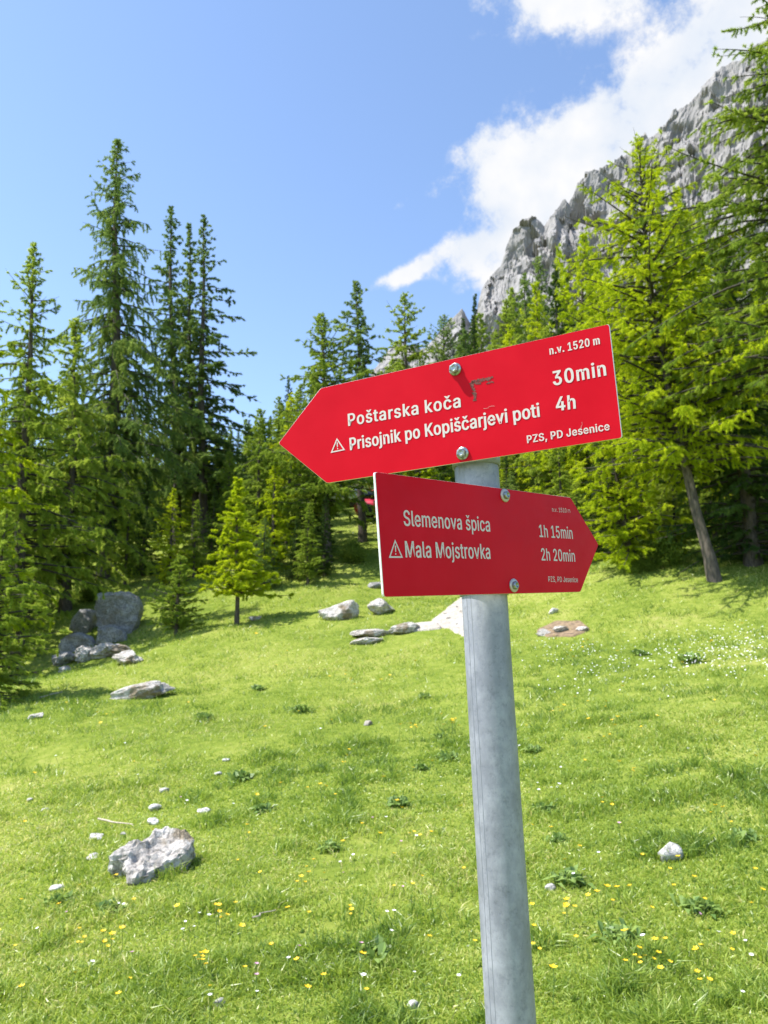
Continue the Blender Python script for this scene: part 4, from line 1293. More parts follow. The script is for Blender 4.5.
GLYPHS = {}
for line in """,188:38,-119 68,71 137,71 84,-119
.188:95,-4 83,-3 73,1 63,9 55,18 51,29 50,41 51,53 55,64 63,73 73,81 83,85 95,87 107,85 118,81 128,73 135,64 140,53 141,41 140,29 135,18 128,9 118,1 107,-3
0453:227,-7 191,-3 158,7 130,24 105,48 85,77 69,113 57,155 50,202 48,254 50,306 57,353 69,395 85,431 106,461 130,484 159,502 191,512 227,516 262,512 295,502 323,484 348,461 368,431 384,395 396,353 403,306 405,254 403,202 396,155 384,113 368,77 348,48 323,24 295,7 263,-3/227,50 250,52 271,60 290,74 306,92 320,116 330,144 338,176 342,213 344,254 342,295 338,332 330,365 320,393 306,416 290,435 271,449 250,457 227,460 203,457 182,449 163,435 147,416 134,393 123,365 115,332 111,295 109,254 111,213 115,176 123,144 134,116 147,92 163,74 182,60 203,52
1453:76,0 76,55 391,55 391,0/276,509 276,0 212,0 212,448 209,448 86,358 86,427 198,509
2453:64,0 64,47 234,229 282,282 294,298 303,312 311,327 316,341 319,356 320,371 319,389 315,405 308,419 298,431 287,441 273,449 258,455 241,458 224,460 205,458 188,454 172,447 159,438 148,427 139,413 132,398 128,381 127,362 66,362 68,391 75,418 86,442 102,464 121,482 143,496 168,507 196,513 225,516 254,513 281,507 306,497 328,482 346,465 361,445 372,423 379,398 381,372 380,354 377,336 371,318 363,299 351,280 336,259 317,235 294,209 267,180 153,60 153,57 389,57 389,0
3453:218,-7 188,-5 159,1 133,10 108,22 88,38 70,57 57,79 48,104 44,132 109,132 112,115 118,100 126,87 137,76 150,66 165,59 182,54 200,51 219,50 239,51 258,55 275,61 291,69 304,80 315,93 323,108 328,125 329,145 328,163 323,180 316,196 306,211 292,223 275,234 254,241 229,246 201,248 157,248 157,299 288,448 288,452 70,452 70,509 372,509 372,461 211,278 211,289 247,290 279,286 308,276 333,262 354,244 371,222 383,198 391,173 393,145 390,116 383,90 370,66 354,45 333,27 309,12 281,2 251,-5
4453:40,105 40,158 247,509 311,509 109,166 109,163 413,163 413,105/282,0 282,121 282,146 282,318 343,318 343,0
5453:221,-7 192,-5 165,1 140,11 118,25 99,41 83,60 71,82 63,105 60,130 122,130 125,115 130,102 138,89 148,78 160,68 173,60 188,54 204,51 221,50 241,51 259,56 276,64 291,75 304,89 314,104 322,122 326,141 328,162 326,183 321,203 314,221 303,237 290,251 275,262 257,270 238,275 218,277 201,276 184,273 167,268 152,262 139,255 128,246 67,253 96,509 366,509 366,452 151,452 134,301 136,301 148,311 162,318 178,325 194,330 212,333 229,334 252,332 274,328 294,321 313,311 330,299 345,285 358,269 370,251 379,231 386,210 390,187 391,163 388,132 381,102 369,76 352,52 332,32 309,15 282,3 253,-4
D502:219,0 96,0 96,57 215,57 254,60 288,68 318,81 343,99 363,122 379,149 390,181 397,216 399,255 397,294 390,329 379,361 364,388 344,410 320,428 291,441 258,449 221,452 93,452 93,509 225,509 273,505 315,495 353,478 385,455 412,426 433,391 449,351 458,306 462,255 458,205 449,159 433,119 411,83 384,54 351,31 312,14 268,3/125,509 125,0 60,0 60,509
J396:185,-7 143,-2 106,11 75,33 52,63 38,100 33,145 33,173 98,173 98,145 100,117 108,93 122,74 139,61 160,53 185,50 209,53 230,61 248,74 261,93 269,117 272,145 272,509 336,509 336,145 332,100 318,63 294,33 263,11 227,-2
K467:104,145 104,216 139,261 174,303 212,344 364,509 448,509 231,276 228,276/60,0 60,509 125,509 125,334 124,225 125,193 125,0/372,0 188,259 228,309 449,0
M628:60,0 60,509 152,509 277,187 287,159 299,123 311,84 322,49 307,49 318,83 330,121 342,158 352,187 476,509 568,509 568,0 504,0 504,291 504,327 505,369 506,413 507,457 513,457 498,409 482,363 467,322 456,291 342,0 286,0 170,291 159,321 145,361 129,408 112,457 119,457 120,416 121,372 122,328 122,291 122,0
P445:60,0 60,509 235,509 272,506 305,499 332,487 356,471 375,452 390,430 400,404 407,377 409,348 407,318 400,291 390,265 375,243 356,223 332,207 305,195 272,188 235,186 109,186 109,242 233,242 257,244 279,248 297,256 312,266 324,279 333,294 339,310 343,328 344,348 343,367 339,385 333,402 324,416 312,428 297,439 279,446 257,451 232,452 125,452 125,0
S447:224,-9 188,-7 156,-1 128,9 102,23 81,40 64,60 51,83 42,109 38,137 104,137 108,118 114,102 123,88 136,76 150,66 166,59 185,53 204,50 224,49 246,50 267,54 286,60 303,69 317,79 329,92 338,106 344,122 346,139 344,154 340,168 332,179 322,189 310,197 296,205 245,222 184,239 145,253 112,269 86,289 67,313 56,341 52,372 54,400 62,425 75,448 92,468 113,484 138,498 165,508 195,514 227,516 259,514 289,508 316,498 340,484 360,468 377,449 390,427 398,403 401,378 337,378 332,402 320,421 302,437 280,449 254,456 225,459 204,457 185,454 167,448 152,440 139,430 129,418 121,405 117,391 115,376 117,359 122,345 131,334 142,324 155,315 169,308 212,293 264,279 312,264 328,256 344,248 359,238 372,226 384,213 395,198 402,180 407,161 408,139 406,112 399,87 386,64 370,43 349,25 323,11 294,0 261,-7
Z438:42,0 42,46 273,385 306,431 341,476 348,454 285,452 223,452 40,452 40,509 397,509 397,462 169,129 134,81 97,33 90,54 152,57 214,57 399,57 399,0
a389:160,-9 137,-7 115,-3 94,5 76,15 60,29 48,45 38,63 32,84 30,108 32,128 36,146 43,161 53,174 64,184 78,193 92,200 108,206 125,211 178,220 234,227 265,235 276,255 276,257 275,272 272,285 267,297 260,307 251,315 240,322 227,327 212,330 196,331 178,330 163,327 149,322 118,301 100,274 41,291 51,313 64,331 79,346 95,358 114,368 133,375 153,380 173,383 194,384 239,379 255,375 271,369 286,360 300,350 312,336 322,320 330,301 335,278 337,251 337,0 277,0 277,52 272,52 252,25 242,16 229,8 215,1 199,-4 181,-7/170,45 192,47 211,51 228,59 242,68 254,80 263,93 270,108 274,122 276,138 276,190 259,182 231,176 200,171 175,168 134,159 122,153 112,147 103,139 97,130 93,118 92,105 93,93 96,82 102,72 109,64 119,57 130,52 142,48 156,46
c396:207,-8 174,-5 144,3 117,16 93,35 72,58 56,85 44,116 37,150 34,187 37,225 44,260 56,291 72,318 93,341 117,360 144,374 174,382 207,384 226,384 243,381 260,377 276,371 291,364 305,356 318,346 330,335 340,322 349,308 356,293 362,277 303,262 290,289 270,311 242,325 207,330 184,328 163,321 145,310 130,296 118,278 108,258 102,236 98,212 96,187 98,163 102,139 108,117 118,97 130,80 145,66 163,55 184,49 207,46 243,52 271,66 292,89 304,117 363,102 357,86 350,70 341,56 331,43 319,32 306,21 292,12 277,5 261,-1 244,-5 226,-7
e404:212,-8 177,-5 145,3 117,16 92,35 72,58 56,85 44,116 37,150 34,187 36,224 44,258 55,290 71,317 91,340 115,359 142,373 172,382 205,384 226,383 246,380 266,374 285,366 303,355 319,341 334,324 347,305 357,282 365,256 370,227 371,194 371,169 75,169 75,221 338,221 310,202 308,226 304,248 298,269 288,286 277,301 263,314 246,323 227,328 205,330 183,328 164,323 146,313 131,301 119,286 109,270 102,251 97,231 96,211 96,178 98,151 102,127 110,106 121,88 135,73 151,61 169,53 190,48 212,46 227,47 241,49 254,53 265,58 276,65 285,73 294,82 300,93 306,105 365,91 358,72 348,55 335,39 320,26 302,14 283,4 261,-3 237,-7
h410:114,227 114,0 53,0 53,509 114,509 114,287 102,287 116,319 132,344 152,362 175,374 200,382 227,384 252,383 275,377 295,369 313,356 328,340 341,321 350,298 355,271 357,240 357,0 296,0 296,235 293,263 286,286 273,304 256,318 235,326 210,329 192,328 176,324 161,317 147,308 136,297 126,283 119,266 115,248
i167:53,0 53,379 114,379 114,0/84,443 73,444 63,448 54,455 47,463 43,472 41,483 43,494 47,504 54,512 63,518 73,522 84,524 95,522 105,518 114,512 121,504 125,494 126,483 125,472 121,463 114,455 105,448 95,444
j167:53,379 114,379 114,-30 112,-52 108,-72 102,-90 92,-106 80,-119 65,-129 47,-137 27,-141 4,-143 -10,-143 -10,-87 2,-87 18,-85 31,-80 40,-72 47,-61 51,-46 53,-29/83,443 72,444 62,448 53,455 47,463 42,472 41,483 42,494 47,504 53,512 62,518 72,522 83,524 95,522 105,518 114,512 120,504 125,494 126,483 125,472 120,463 114,455 105,448 95,444
k381:110,137 110,212 121,212 284,379 360,379 184,199 177,199/53,0 53,509 114,509 114,0/294,0 148,186 191,229 372,0
l189:139,-2 112,0 91,8 74,20 62,37 55,59 53,84 53,509 114,509 114,99 114,83 117,71 120,62 126,57 135,53 146,52 160,53 170,54 181,3 162,-1
m610:53,0 53,379 112,379 112,295 108,295 114,314 122,331 132,346 144,358 158,368 172,376 187,382 203,385 219,386 245,383 268,375 287,361 303,342 314,320 321,295 312,295 318,312 326,329 337,343 350,356 364,366 381,375 398,381 417,385 437,386 458,385 478,380 497,372 514,361 529,346 541,328 550,307 555,283 557,255 557,0 496,0 496,254 493,279 485,298 473,313 456,323 438,329 419,330 402,329 387,326 374,320 363,312 353,302 345,290 340,277 336,263 335,247 335,0 274,0 274,260 272,280 265,297 253,311 238,322 220,328 199,330 185,329 171,326 158,320 145,312 135,302 126,289 119,274 115,257 114,238 114,0
n410:114,227 114,0 53,0 53,379 112,379 112,287 102,287 116,319 132,344 152,362 175,374 200,382 227,384 252,383 275,377 295,369 313,356 328,340 341,321 350,298 355,271 357,240 357,0 296,0 296,235 293,263 286,286 273,304 256,318 235,326 210,329 192,328 176,324 161,317 147,308 136,297 126,283 119,266 115,248
o415:207,-8 174,-5 144,3 117,16 93,35 72,58 56,85 44,116 37,150 34,187 37,225 44,260 56,291 72,318 93,341 117,360 144,374 174,382 207,384 241,382 271,374 299,360 323,341 343,318 359,291 371,260 379,225 381,187 379,150 371,116 359,85 343,58 323,35 299,16 271,3 241,-5/207,46 231,49 252,55 270,66 285,80 298,97 307,117 314,139 318,163 319,187 318,212 314,236 307,258 298,278 285,296 270,310 252,321 231,328 207,330 184,328 163,321 145,310 130,296 118,278 108,258 102,236 98,212 96,187 98,163 102,139 108,117 118,97 130,80 145,66 163,55 184,49
p424:53,-143 53,379 112,379 112,319 118,319 137,346 147,355 158,364 171,373 188,379 207,383 229,384 259,382 287,374 313,361 335,342 354,320 370,293 381,261 388,227 390,189 388,151 381,116 370,84 355,57 336,34 313,16 288,3 260,-6 229,-8 208,-7 189,-3 173,4 159,12 147,21 138,31 118,59 114,59 114,-143/220,47 242,49 262,55 279,66 294,80 306,97 316,117 323,139 327,163 328,189 327,215 323,239 316,261 307,281 295,298 280,311 262,322 243,328 220,330 198,328 178,322 161,312 147,299 134,282 125,263 118,241 114,216 113,189 114,162 118,138 125,115 135,95 147,78 162,65 179,55 198,49
r259:53,0 53,379 112,379 112,321 115,321 124,339 137,354 152,367 171,377 191,383 213,385 229,384 243,384 243,322 230,324 207,326 190,324 174,321 159,315 146,306 135,296 126,284 119,269 115,254 114,237 114,0
s365:182,-8 157,-7 133,-3 112,3 93,12 76,24 62,38 50,54 41,73 36,94 94,107 101,87 111,72 124,60 141,52 160,47 181,45 206,47 227,53 244,62 258,74 265,88 268,103 266,115 262,126 254,136 243,144 229,150 212,155 149,170 118,180 92,192 72,208 58,227 50,249 47,274 49,295 55,314 65,332 79,347 95,360 115,370 137,378 161,383 187,384 212,383 234,379 254,372 271,363 286,352 299,339 309,324 318,308 324,290 268,277 262,291 254,304 243,316 228,325 210,331 187,333 166,331 147,326 131,317 119,305 111,292 109,277 110,264 115,253 124,243 136,235 152,229 172,223 229,209 261,200 287,187 306,171 320,153 328,131 331,107 329,85 323,65 312,47 298,31 281,18 260,6 236,-2 210,-7
t227:204,379 204,327 6,327 6,379/65,471 126,471 126,98 127,83 130,70 136,61 144,55 156,51 170,50 185,51 202,54 213,2 192,-3 168,-4 138,-1 113,7 92,21 77,41 68,64 65,93
v389:163,0 17,379 84,379 165,155 187,87 206,21 184,21 203,87 224,155 305,379 371,379 226,0
č396:207,-8 174,-5 144,3 117,16 93,35 72,58 56,85 44,116 37,150 34,187 37,225 44,260 56,291 72,318 93,341 117,360 144,374 174,382 207,384 226,384 243,381 260,377 276,371 291,364 305,356 318,346 330,335 340,322 349,308 356,293 362,277 303,262 290,289 270,311 242,325 207,330 184,328 163,321 145,310 130,296 118,278 108,258 102,236 98,212 96,187 98,163 102,139 108,117 118,97 130,80 145,66 163,55 184,49 207,46 243,52 271,66 292,89 304,117 363,102 357,86 350,70 341,56 331,43 319,32 306,21 292,12 277,5 261,-1 244,-5 226,-7/158,529 207,469 256,529 317,529 317,526 236,435 178,435 98,526 98,529
š365:182,-8 157,-7 133,-3 112,3 93,12 76,24 62,38 50,54 41,73 36,94 94,107 101,87 111,72 124,60 141,52 160,47 181,45 206,47 227,53 244,62 258,74 265,88 268,103 266,115 262,126 254,136 243,144 229,150 212,155 149,170 118,180 92,192 72,208 58,227 50,249 47,274 49,295 55,314 65,332 79,347 95,360 115,370 137,378 161,383 187,384 212,383 234,379 254,372 271,363 286,352 299,339 309,324 318,308 324,290 268,277 262,291 254,304 243,316 228,325 210,331 187,333 166,331 147,326 131,317 119,305 111,292 109,277 110,264 115,253 124,243 136,235 152,229 172,223 229,209 261,200 287,187 306,171 320,153 328,131 331,107 329,85 323,65 312,47 298,31 281,18 260,6 236,-2 210,-7/137,529 186,469 235,529 296,529 296,526 215,435 157,435 77,526 77,529
""".split('\n'):
    if line:
        adv, loops = line[1:].split(':', 1)
        GLYPHS[line[0]] = (int(adv) / 1000, [[tuple(float(c) / 1000 for c in q.split(',')) for q in lp.split(' ')] for lp in loops.split('/')])
CAPH = max(y for x, y in GLYPHS['P'][1][0])


def text_mesh(name, txt, bold, track, lift, bl, br, cap_h, narrow_bold=None):
    """Flat lettering between two baseline points in board coordinates."""
    raw_w = sum(0.20 if ch == ' ' else GLYPHS[ch][0] + track for ch in txt)
    W_ = float(np.hypot(*(br - bl)))
    sy = cap_h / CAPH
    k_ = W_ / (raw_w - track) / sy

    def area(lp):
        return sum(a[0] * b[1] - b[0] * a[1] for a, b in zip(lp, lp[1:] + lp[:1])) / 2

    def within(q, lp):
        c = False
        for (x1, y1), (x2, y2) in zip(lp, lp[1:] + lp[:1]):
            if (y1 > q[1]) != (y2 > q[1]) and q[0] < (x2 - x1) * (q[1] - y1) / (y2 - y1) + x1:
                c = not c
        return c

    x = 0.0
    V, Fc = [], []
    for ch in txt:
        if ch == ' ':
            x += 0.20
            continue
        a, loops = GLYPHS[ch]
        sgn = np.sign(max((area(l) for l in loops), key=abs))
        outers = [l for l in loops if np.sign(area(l)) == sgn]
        holes = [l for l in loops if np.sign(area(l)) != sgn]
        for io, ol in enumerate(outers):       # each stroke outline filled on its own, with the counters that lie in it
            cu = bpy.data.curves.new(name, 'CURVE')
            cu.dimensions = '2D'
            cu.fill_mode = 'BOTH'
            for lp in [ol] + [h for h in holes if within(h[0], ol)]:
                q = np.array(lp)
                q = q[np.linalg.norm(q - np.roll(q, 1, 0), axis=1) > 0.007]
                q[:, 0] = (x + q[:, 0]) * k_
                t1, t2 = unit(q - np.roll(q, 1, 0)), unit(np.roll(q, -1, 0) - q)
                n1, n2 = np.stack([t1[:, 1], -t1[:, 0]], -1), np.stack([t2[:, 1], -t2[:, 0]], -1)
                mm = unit(n1 + n2)
                mm = mm / np.maximum((mm * n1).sum(1, keepdims=True), 0.6)
                q = q + sgn * mm * np.array([bold, bold * 0.45])
                sp = cu.splines.new('POLY')
                sp.points.add(len(q) - 1)
                for p_, (gx, gy) in zip(sp.points, q):
                    p_.co = (gx, gy, 0, 1)
                sp.use_cyclic_u = True
            tmp = bpy.data.objects.new('tmp', cu)
            COL.objects.link(tmp)
            dg = bpy.context.evaluated_depsgraph_get()
            m1 = bpy.data.meshes.new_from_object(tmp.evaluated_get(dg))
            bpy.data.objects.remove(tmp)
            bpy.data.curves.remove(cu)
            n0 = len(V)
            V += [(v.co.x, v.co.y, io * 0.00004) for v in m1.vertices]
            Fc += [[n0 + i for i in pl.vertices] for pl in m1.polygons]
            bpy.data.meshes.remove(m1)
        x += a + track
    me = bpy.data.meshes.new(name)
    me.from_pydata(V, [], Fc)
    me.name = name
    ex = (br - bl) / W_
    ey = np.array([-ex[1], ex[0]])
    for v in me.vertices:
        c = bl + ex * (v.co.x * sy) + ey * (v.co.y * sy)
        v.co = (c[0], c[1], lift + v.co.z)
    me.materials.clear()
    me.materials.append(M_VINYL)
    return me


def board_mesh(name, out2d, th=0.003):
    bm = bmesh.new()
    # rounded corners
    pts = []
    n = len(out2d)
    P = [np.array(p) for p in out2d]
    for i in range(n):
        a, b, c = P[i - 1], P[i], P[(i + 1) % n]
        u, w = (a - b) / np.linalg.norm(a - b), (c - b) / np.linalg.norm(c - b)
        r = 0.003
        for t in (0.0, 0.5, 1.0):
            q = (1 - t) ** 2 * (b + u * r) + 2 * t * (1 - t) * b + t ** 2 * (b + w * r)
            pts.append(q)
    fr = [bm.verts.new((p[0], p[1], 0)) for p in pts]
    # painted front, bare metal chamfer, edge and back
    ins = [bm.verts.new((p[0], p[1], -0.0004)) for p in pts]
    cen = np.mean(pts, 0)
    for vtx, p in zip(fr, pts):
        d = p - cen
        q = p - d / np.linalg.norm(d) * 0.0006
        vtx.co = (q[0], q[1], 0)
    bk = [bm.verts.new((p[0], p[1], -th)) for p in pts]
    f0 = bm.faces.new(fr)
    m_ = len(pts)
    fs = []
    for i in range(m_):
        j = (i + 1) % m_
        fs.append(bm.faces.new((fr[j], fr[i], ins[i], ins[j])))
        fs.append(bm.faces.new((ins[j], ins[i], bk[i], bk[j])))
    fs.append(bm.faces.new(bk[::-1]))
    bmesh.ops.recalc_face_normals(bm, faces=bm.faces)
    f0.material_index = 0
    for f in fs:
        f.material_index = 1
    return from_bm(bm, name, [M_RED, M_EDGE])


def bolt_mesh(kind):
    if kind == 'hex':
        bm = lathe([(0.0085, 0.0), (0.0088, 0.001), (0.0082, 0.0022), (0.0052, 0.0024), (0.0, 0.0024)], 32)
        bm2 = lathe([(0.0066, 0.0020), (0.0067, 0.0072), (0.0058, 0.0084), (0.0042, 0.0088), (0.0030, 0.0078), (0.0, 0.0076)], 6)
        for f in bm2.faces:
            f.smooth = False
        me = bpy.data.meshes.new('tmp')
        bm2.to_mesh(me)
        bm2.free()
        bm.from_mesh(me)
        bpy.data.meshes.remove(me)
        # raised lettering nubs on the head
        return from_bm(bm, 'bolt', [M_BOLT])
    bm = lathe([(0.0088, 0.0), (0.0090, 0.0010), (0.0084, 0.0020), (0.0056, 0.0021), (0.0, 0.0021)], 32)
    nf = len(bm.faces)
    bm2 = lathe([(0.0054, 0.0018), (0.0054, 0.0042), (0.0046, 0.0056), (0.0026, 0.0062), (0.0024, 0.0046), (0.0, 0.0045)], 28)
    me = bpy.data.meshes.new('tmp')
    bm2.to_mesh(me)
    bm2.free()
    bm.from_mesh(me)
    bpy.data.meshes.remove(me)
    bm.faces.ensure_lookup_table()
    for i, f in enumerate(bm.faces):
        f.material_index = 0 if i < nf else 1
    return from_bm(bm, 'bolt', [M_WASHER, M_BOLT])


def warning_triangle(bd, parent, bl, br, tp, lift):
    a, b, c = (bd.local(*q) for q in (bl, br, tp))
    cen = (a + b + c) / 3
    bm = bmesh.new()
    outer = [np.array(q) for q in (a, b, c)]
    inner = [cen + (q - cen) * 0.74 for q in outer]
    vo = [bm.verts.new((q[0], q[1], lift)) for q in outer]
    vi = [bm.verts.new((q[0], q[1], lift)) for q in inner]
    for i in range(3):
        j = (i + 1) % 3
        bm.faces.new((vo[i], vo[j], vi[j], vi[i]))
    h = np.linalg.norm(c - (a + b) / 2)
    up = (c - (a + b) / 2) / h
    ri = np.array([up[1], -up[0]])
    mid = (a + b) / 2

    def quad(y0, y1, w0, w1):
        q = [mid + up * y0 * h - ri * w0 * h, mid + up * y0 * h + ri * w0 * h, mid + up * y1 * h + ri * w1 * h, mid + up * y1 * h - ri * w1 * h]
        bm.faces.new([bm.verts.new((p[0], p[1], lift)) for p in q])
    quad(0.32, 0.66, 0.030, 0.052)
    quad(0.17, 0.25, 0.038, 0.038)
    obj('warning_triangle', from_bm(bm, 'warning_triangle', [M_VINYL]), parent)


def make_board(corners, shape_px, bolts, gap, label, kind, lines, tri):
    bd = Board(corners, bolts, gap)
    b = obj('arrow_board', board_mesh('arrow_board', [bd.local(*q) for q in shape_px]), post)
    b.matrix_local = bd.matrix()
    b['label'] = label
    for part, txt, bl, br, tl, bold, track in lines:
        L0, L1, T0 = bd.local(*bl), bd.local(*br), bd.local(*tl)
        ex = (L1 - L0) / np.linalg.norm(L1 - L0)
        caph = abs((T0 - L0) @ np.array([-ex[1], ex[0]]))
        obj(part, text_mesh(part, txt, bold, track, 0.0004, L0, L1, caph), b)
    warning_triangle(bd, b, *tri, 0.0004)
    for q in bolts:
        c = bd.local(*q)
        bo = obj('bolt', bolt_mesh(kind), b, (c[0], c[1], 0.0002), (0, 0, 0.35 + c[0] * 9))
        # clamp ring round the pole and the threaded stud behind the board
        w = bd.o + bd.e * c[0] + bd.v * c[1]
        t = (w - FOOT) @ AX
        hh = 0.009
        obj('clamp', from_bm(lathe([(R_POLE + 0.0004, t - hh), (R_POLE + 0.0026, t - hh), (R_POLE + 0.0026, t + hh), (R_POLE + 0.0004, t + hh)], 48), 'clamp', [M_ZINC]), pole)
        obj('stud', from_bm(lathe([(0.0, -0.0032), (0.004, -0.0032), (0.004, -gap - 0.006), (0.0, -gap - 0.006)], 12), 'stud', [M_BOLT]), b, (c[0], c[1], 0))
    return bd, b


BN, BS = 0.021, 0.012
UP, up_ob = make_board([(320.4, 388.2), (609.3, 323.9), (622.2, 437.7), (326.8, 483.2)],
                       [(278.3, 443.4), (326.8, 483.2), (622.2, 437.7), (609.3, 323.9), (320.4, 388.2)],
                       [(455.4, 369.4), (462.8, 453.5)], 0.022, 'upper sunlit red arrow board pointing left', 'hex', [
    ('place_name', 'Poštarska koča', (347.6, 426.0), (461.6, 406.8), (346.4, 414.4), BN, 0.055),
    ('place_name', 'Prisojnik po Kopiščarjevi poti', (349.6, 450.2), (540.6, 416.4), (348.6, 438.4), BN, 0.030),
    ('altitude_text', 'n.v. 1520 m', (549.6, 354.8), (600.4, 343.9), (548.8, 347.1), BN, 0.06),
    ('walking_time', '30min', (553.0, 385.7), (607.2, 375.0), (551.4, 372.0), BN, 0.06),
    ('walking_time', '4h', (555.8, 411.0), (576.6, 408.2), (554.6, 397.6), BN, 0.05),
    ('club_text', 'PZS, PD Jesenice', (526.9, 443.2), (610.0, 429.8), (526.2, 435.9), BN, 0.045),
], ((330.8, 453.0), (345.2, 450.0), (337.0, 438.0)))
LO, lo_ob = make_board([(374.8, 471.8), (570.7, 497.5), (580.6, 592), (383.7, 597)],
                       [(374.8, 471.8), (383.7, 597.0), (580.6, 592.0), (598.6, 544.6), (570.7, 497.5)],
                       [(504.4, 495.5), (513.3, 585.5)], 0.016, 'lower shaded red arrow board pointing right', 'round', [
    ('place_name', 'Slemenova špica', (403.3, 525.5), (490.6, 531.6), (402.9, 510.2), BS, 0.02),
    ('place_name', 'Mala Mojstrovka', (404.7, 557.2), (490.9, 558.8), (404.3, 541.1), BS, 0.02),
    ('altitude_text', 'n.v. 1510 m', (551.8, 511.6), (570.2, 512.9), (551.5, 507.2), 0.004, 0.02),
    ('walking_time', '1h 15min', (538.7, 536.9), (573.1, 538.9), (538.3, 524.8), BS, 0.02),
    ('walking_time', '2h 20min', (540.9, 560.3), (575.5, 561.7), (540.6, 548.3), BS, 0.02),
    ('club_text', 'PZS, PD Jesenice', (548.0, 581.7), (577.9, 582.3), (547.8, 576.4), 0.004, 0.01),
], ((388.6, 557.9), (402.7, 557.9), (394.8, 539.4)))

# the dark scuff scratched into the upper board, and a light nick over the club name
srng = np.random.default_rng(3)


def scuff(name, strokes, m, lift):
    bm = bmesh.new()
    for pts, w in strokes:
        L = [UP.local(*q) for q in pts]
        for a, b in zip(L[:-1], L[1:]):
            n = max(3, int(np.linalg.norm(b - a) / 0.0012))
            prev = None
            for i in range(n + 1):
                c = a + (b - a) * i / n + srng.normal(0, 0.0006, 2)
                d = (b - a) / np.linalg.norm(b - a)
                nn = np.array([-d[1], d[0]])
                ww = w * srng.uniform(0.25, 1.2)
                cur = (bm.verts.new((*(c + nn * ww), lift)), bm.verts.new((*(c - nn * ww), lift)))
                if prev:
                    bm.faces.new((prev[0], prev[1], cur[1], cur[0]))
                prev = cur
    obj(name, from_bm(bm, name, [m]), up_ob)


scuff('scuff_mark', [([(471.0, 382.5), (477, 380.5), (484, 379.8), (492.5, 377.2)], 0.0024), ([(471.5, 383.5), (474.5, 392.0), (475.0, 400.5)], 0.0026),
                     ([(486, 383.6), (493, 381.8)], 0.0013), ([(471, 383), (481, 383.5)], 0.0016)], M_SCUFF, 0.0003)
scuff('scratch', [([(580.5, 429.0), (583.0, 422.0)], 0.0004), ([(484, 408.5), (495, 406.2)], 0.00035)], simple('scratched_paint', (0.5, 0.22, 0.22), 0.6), 0.00045)

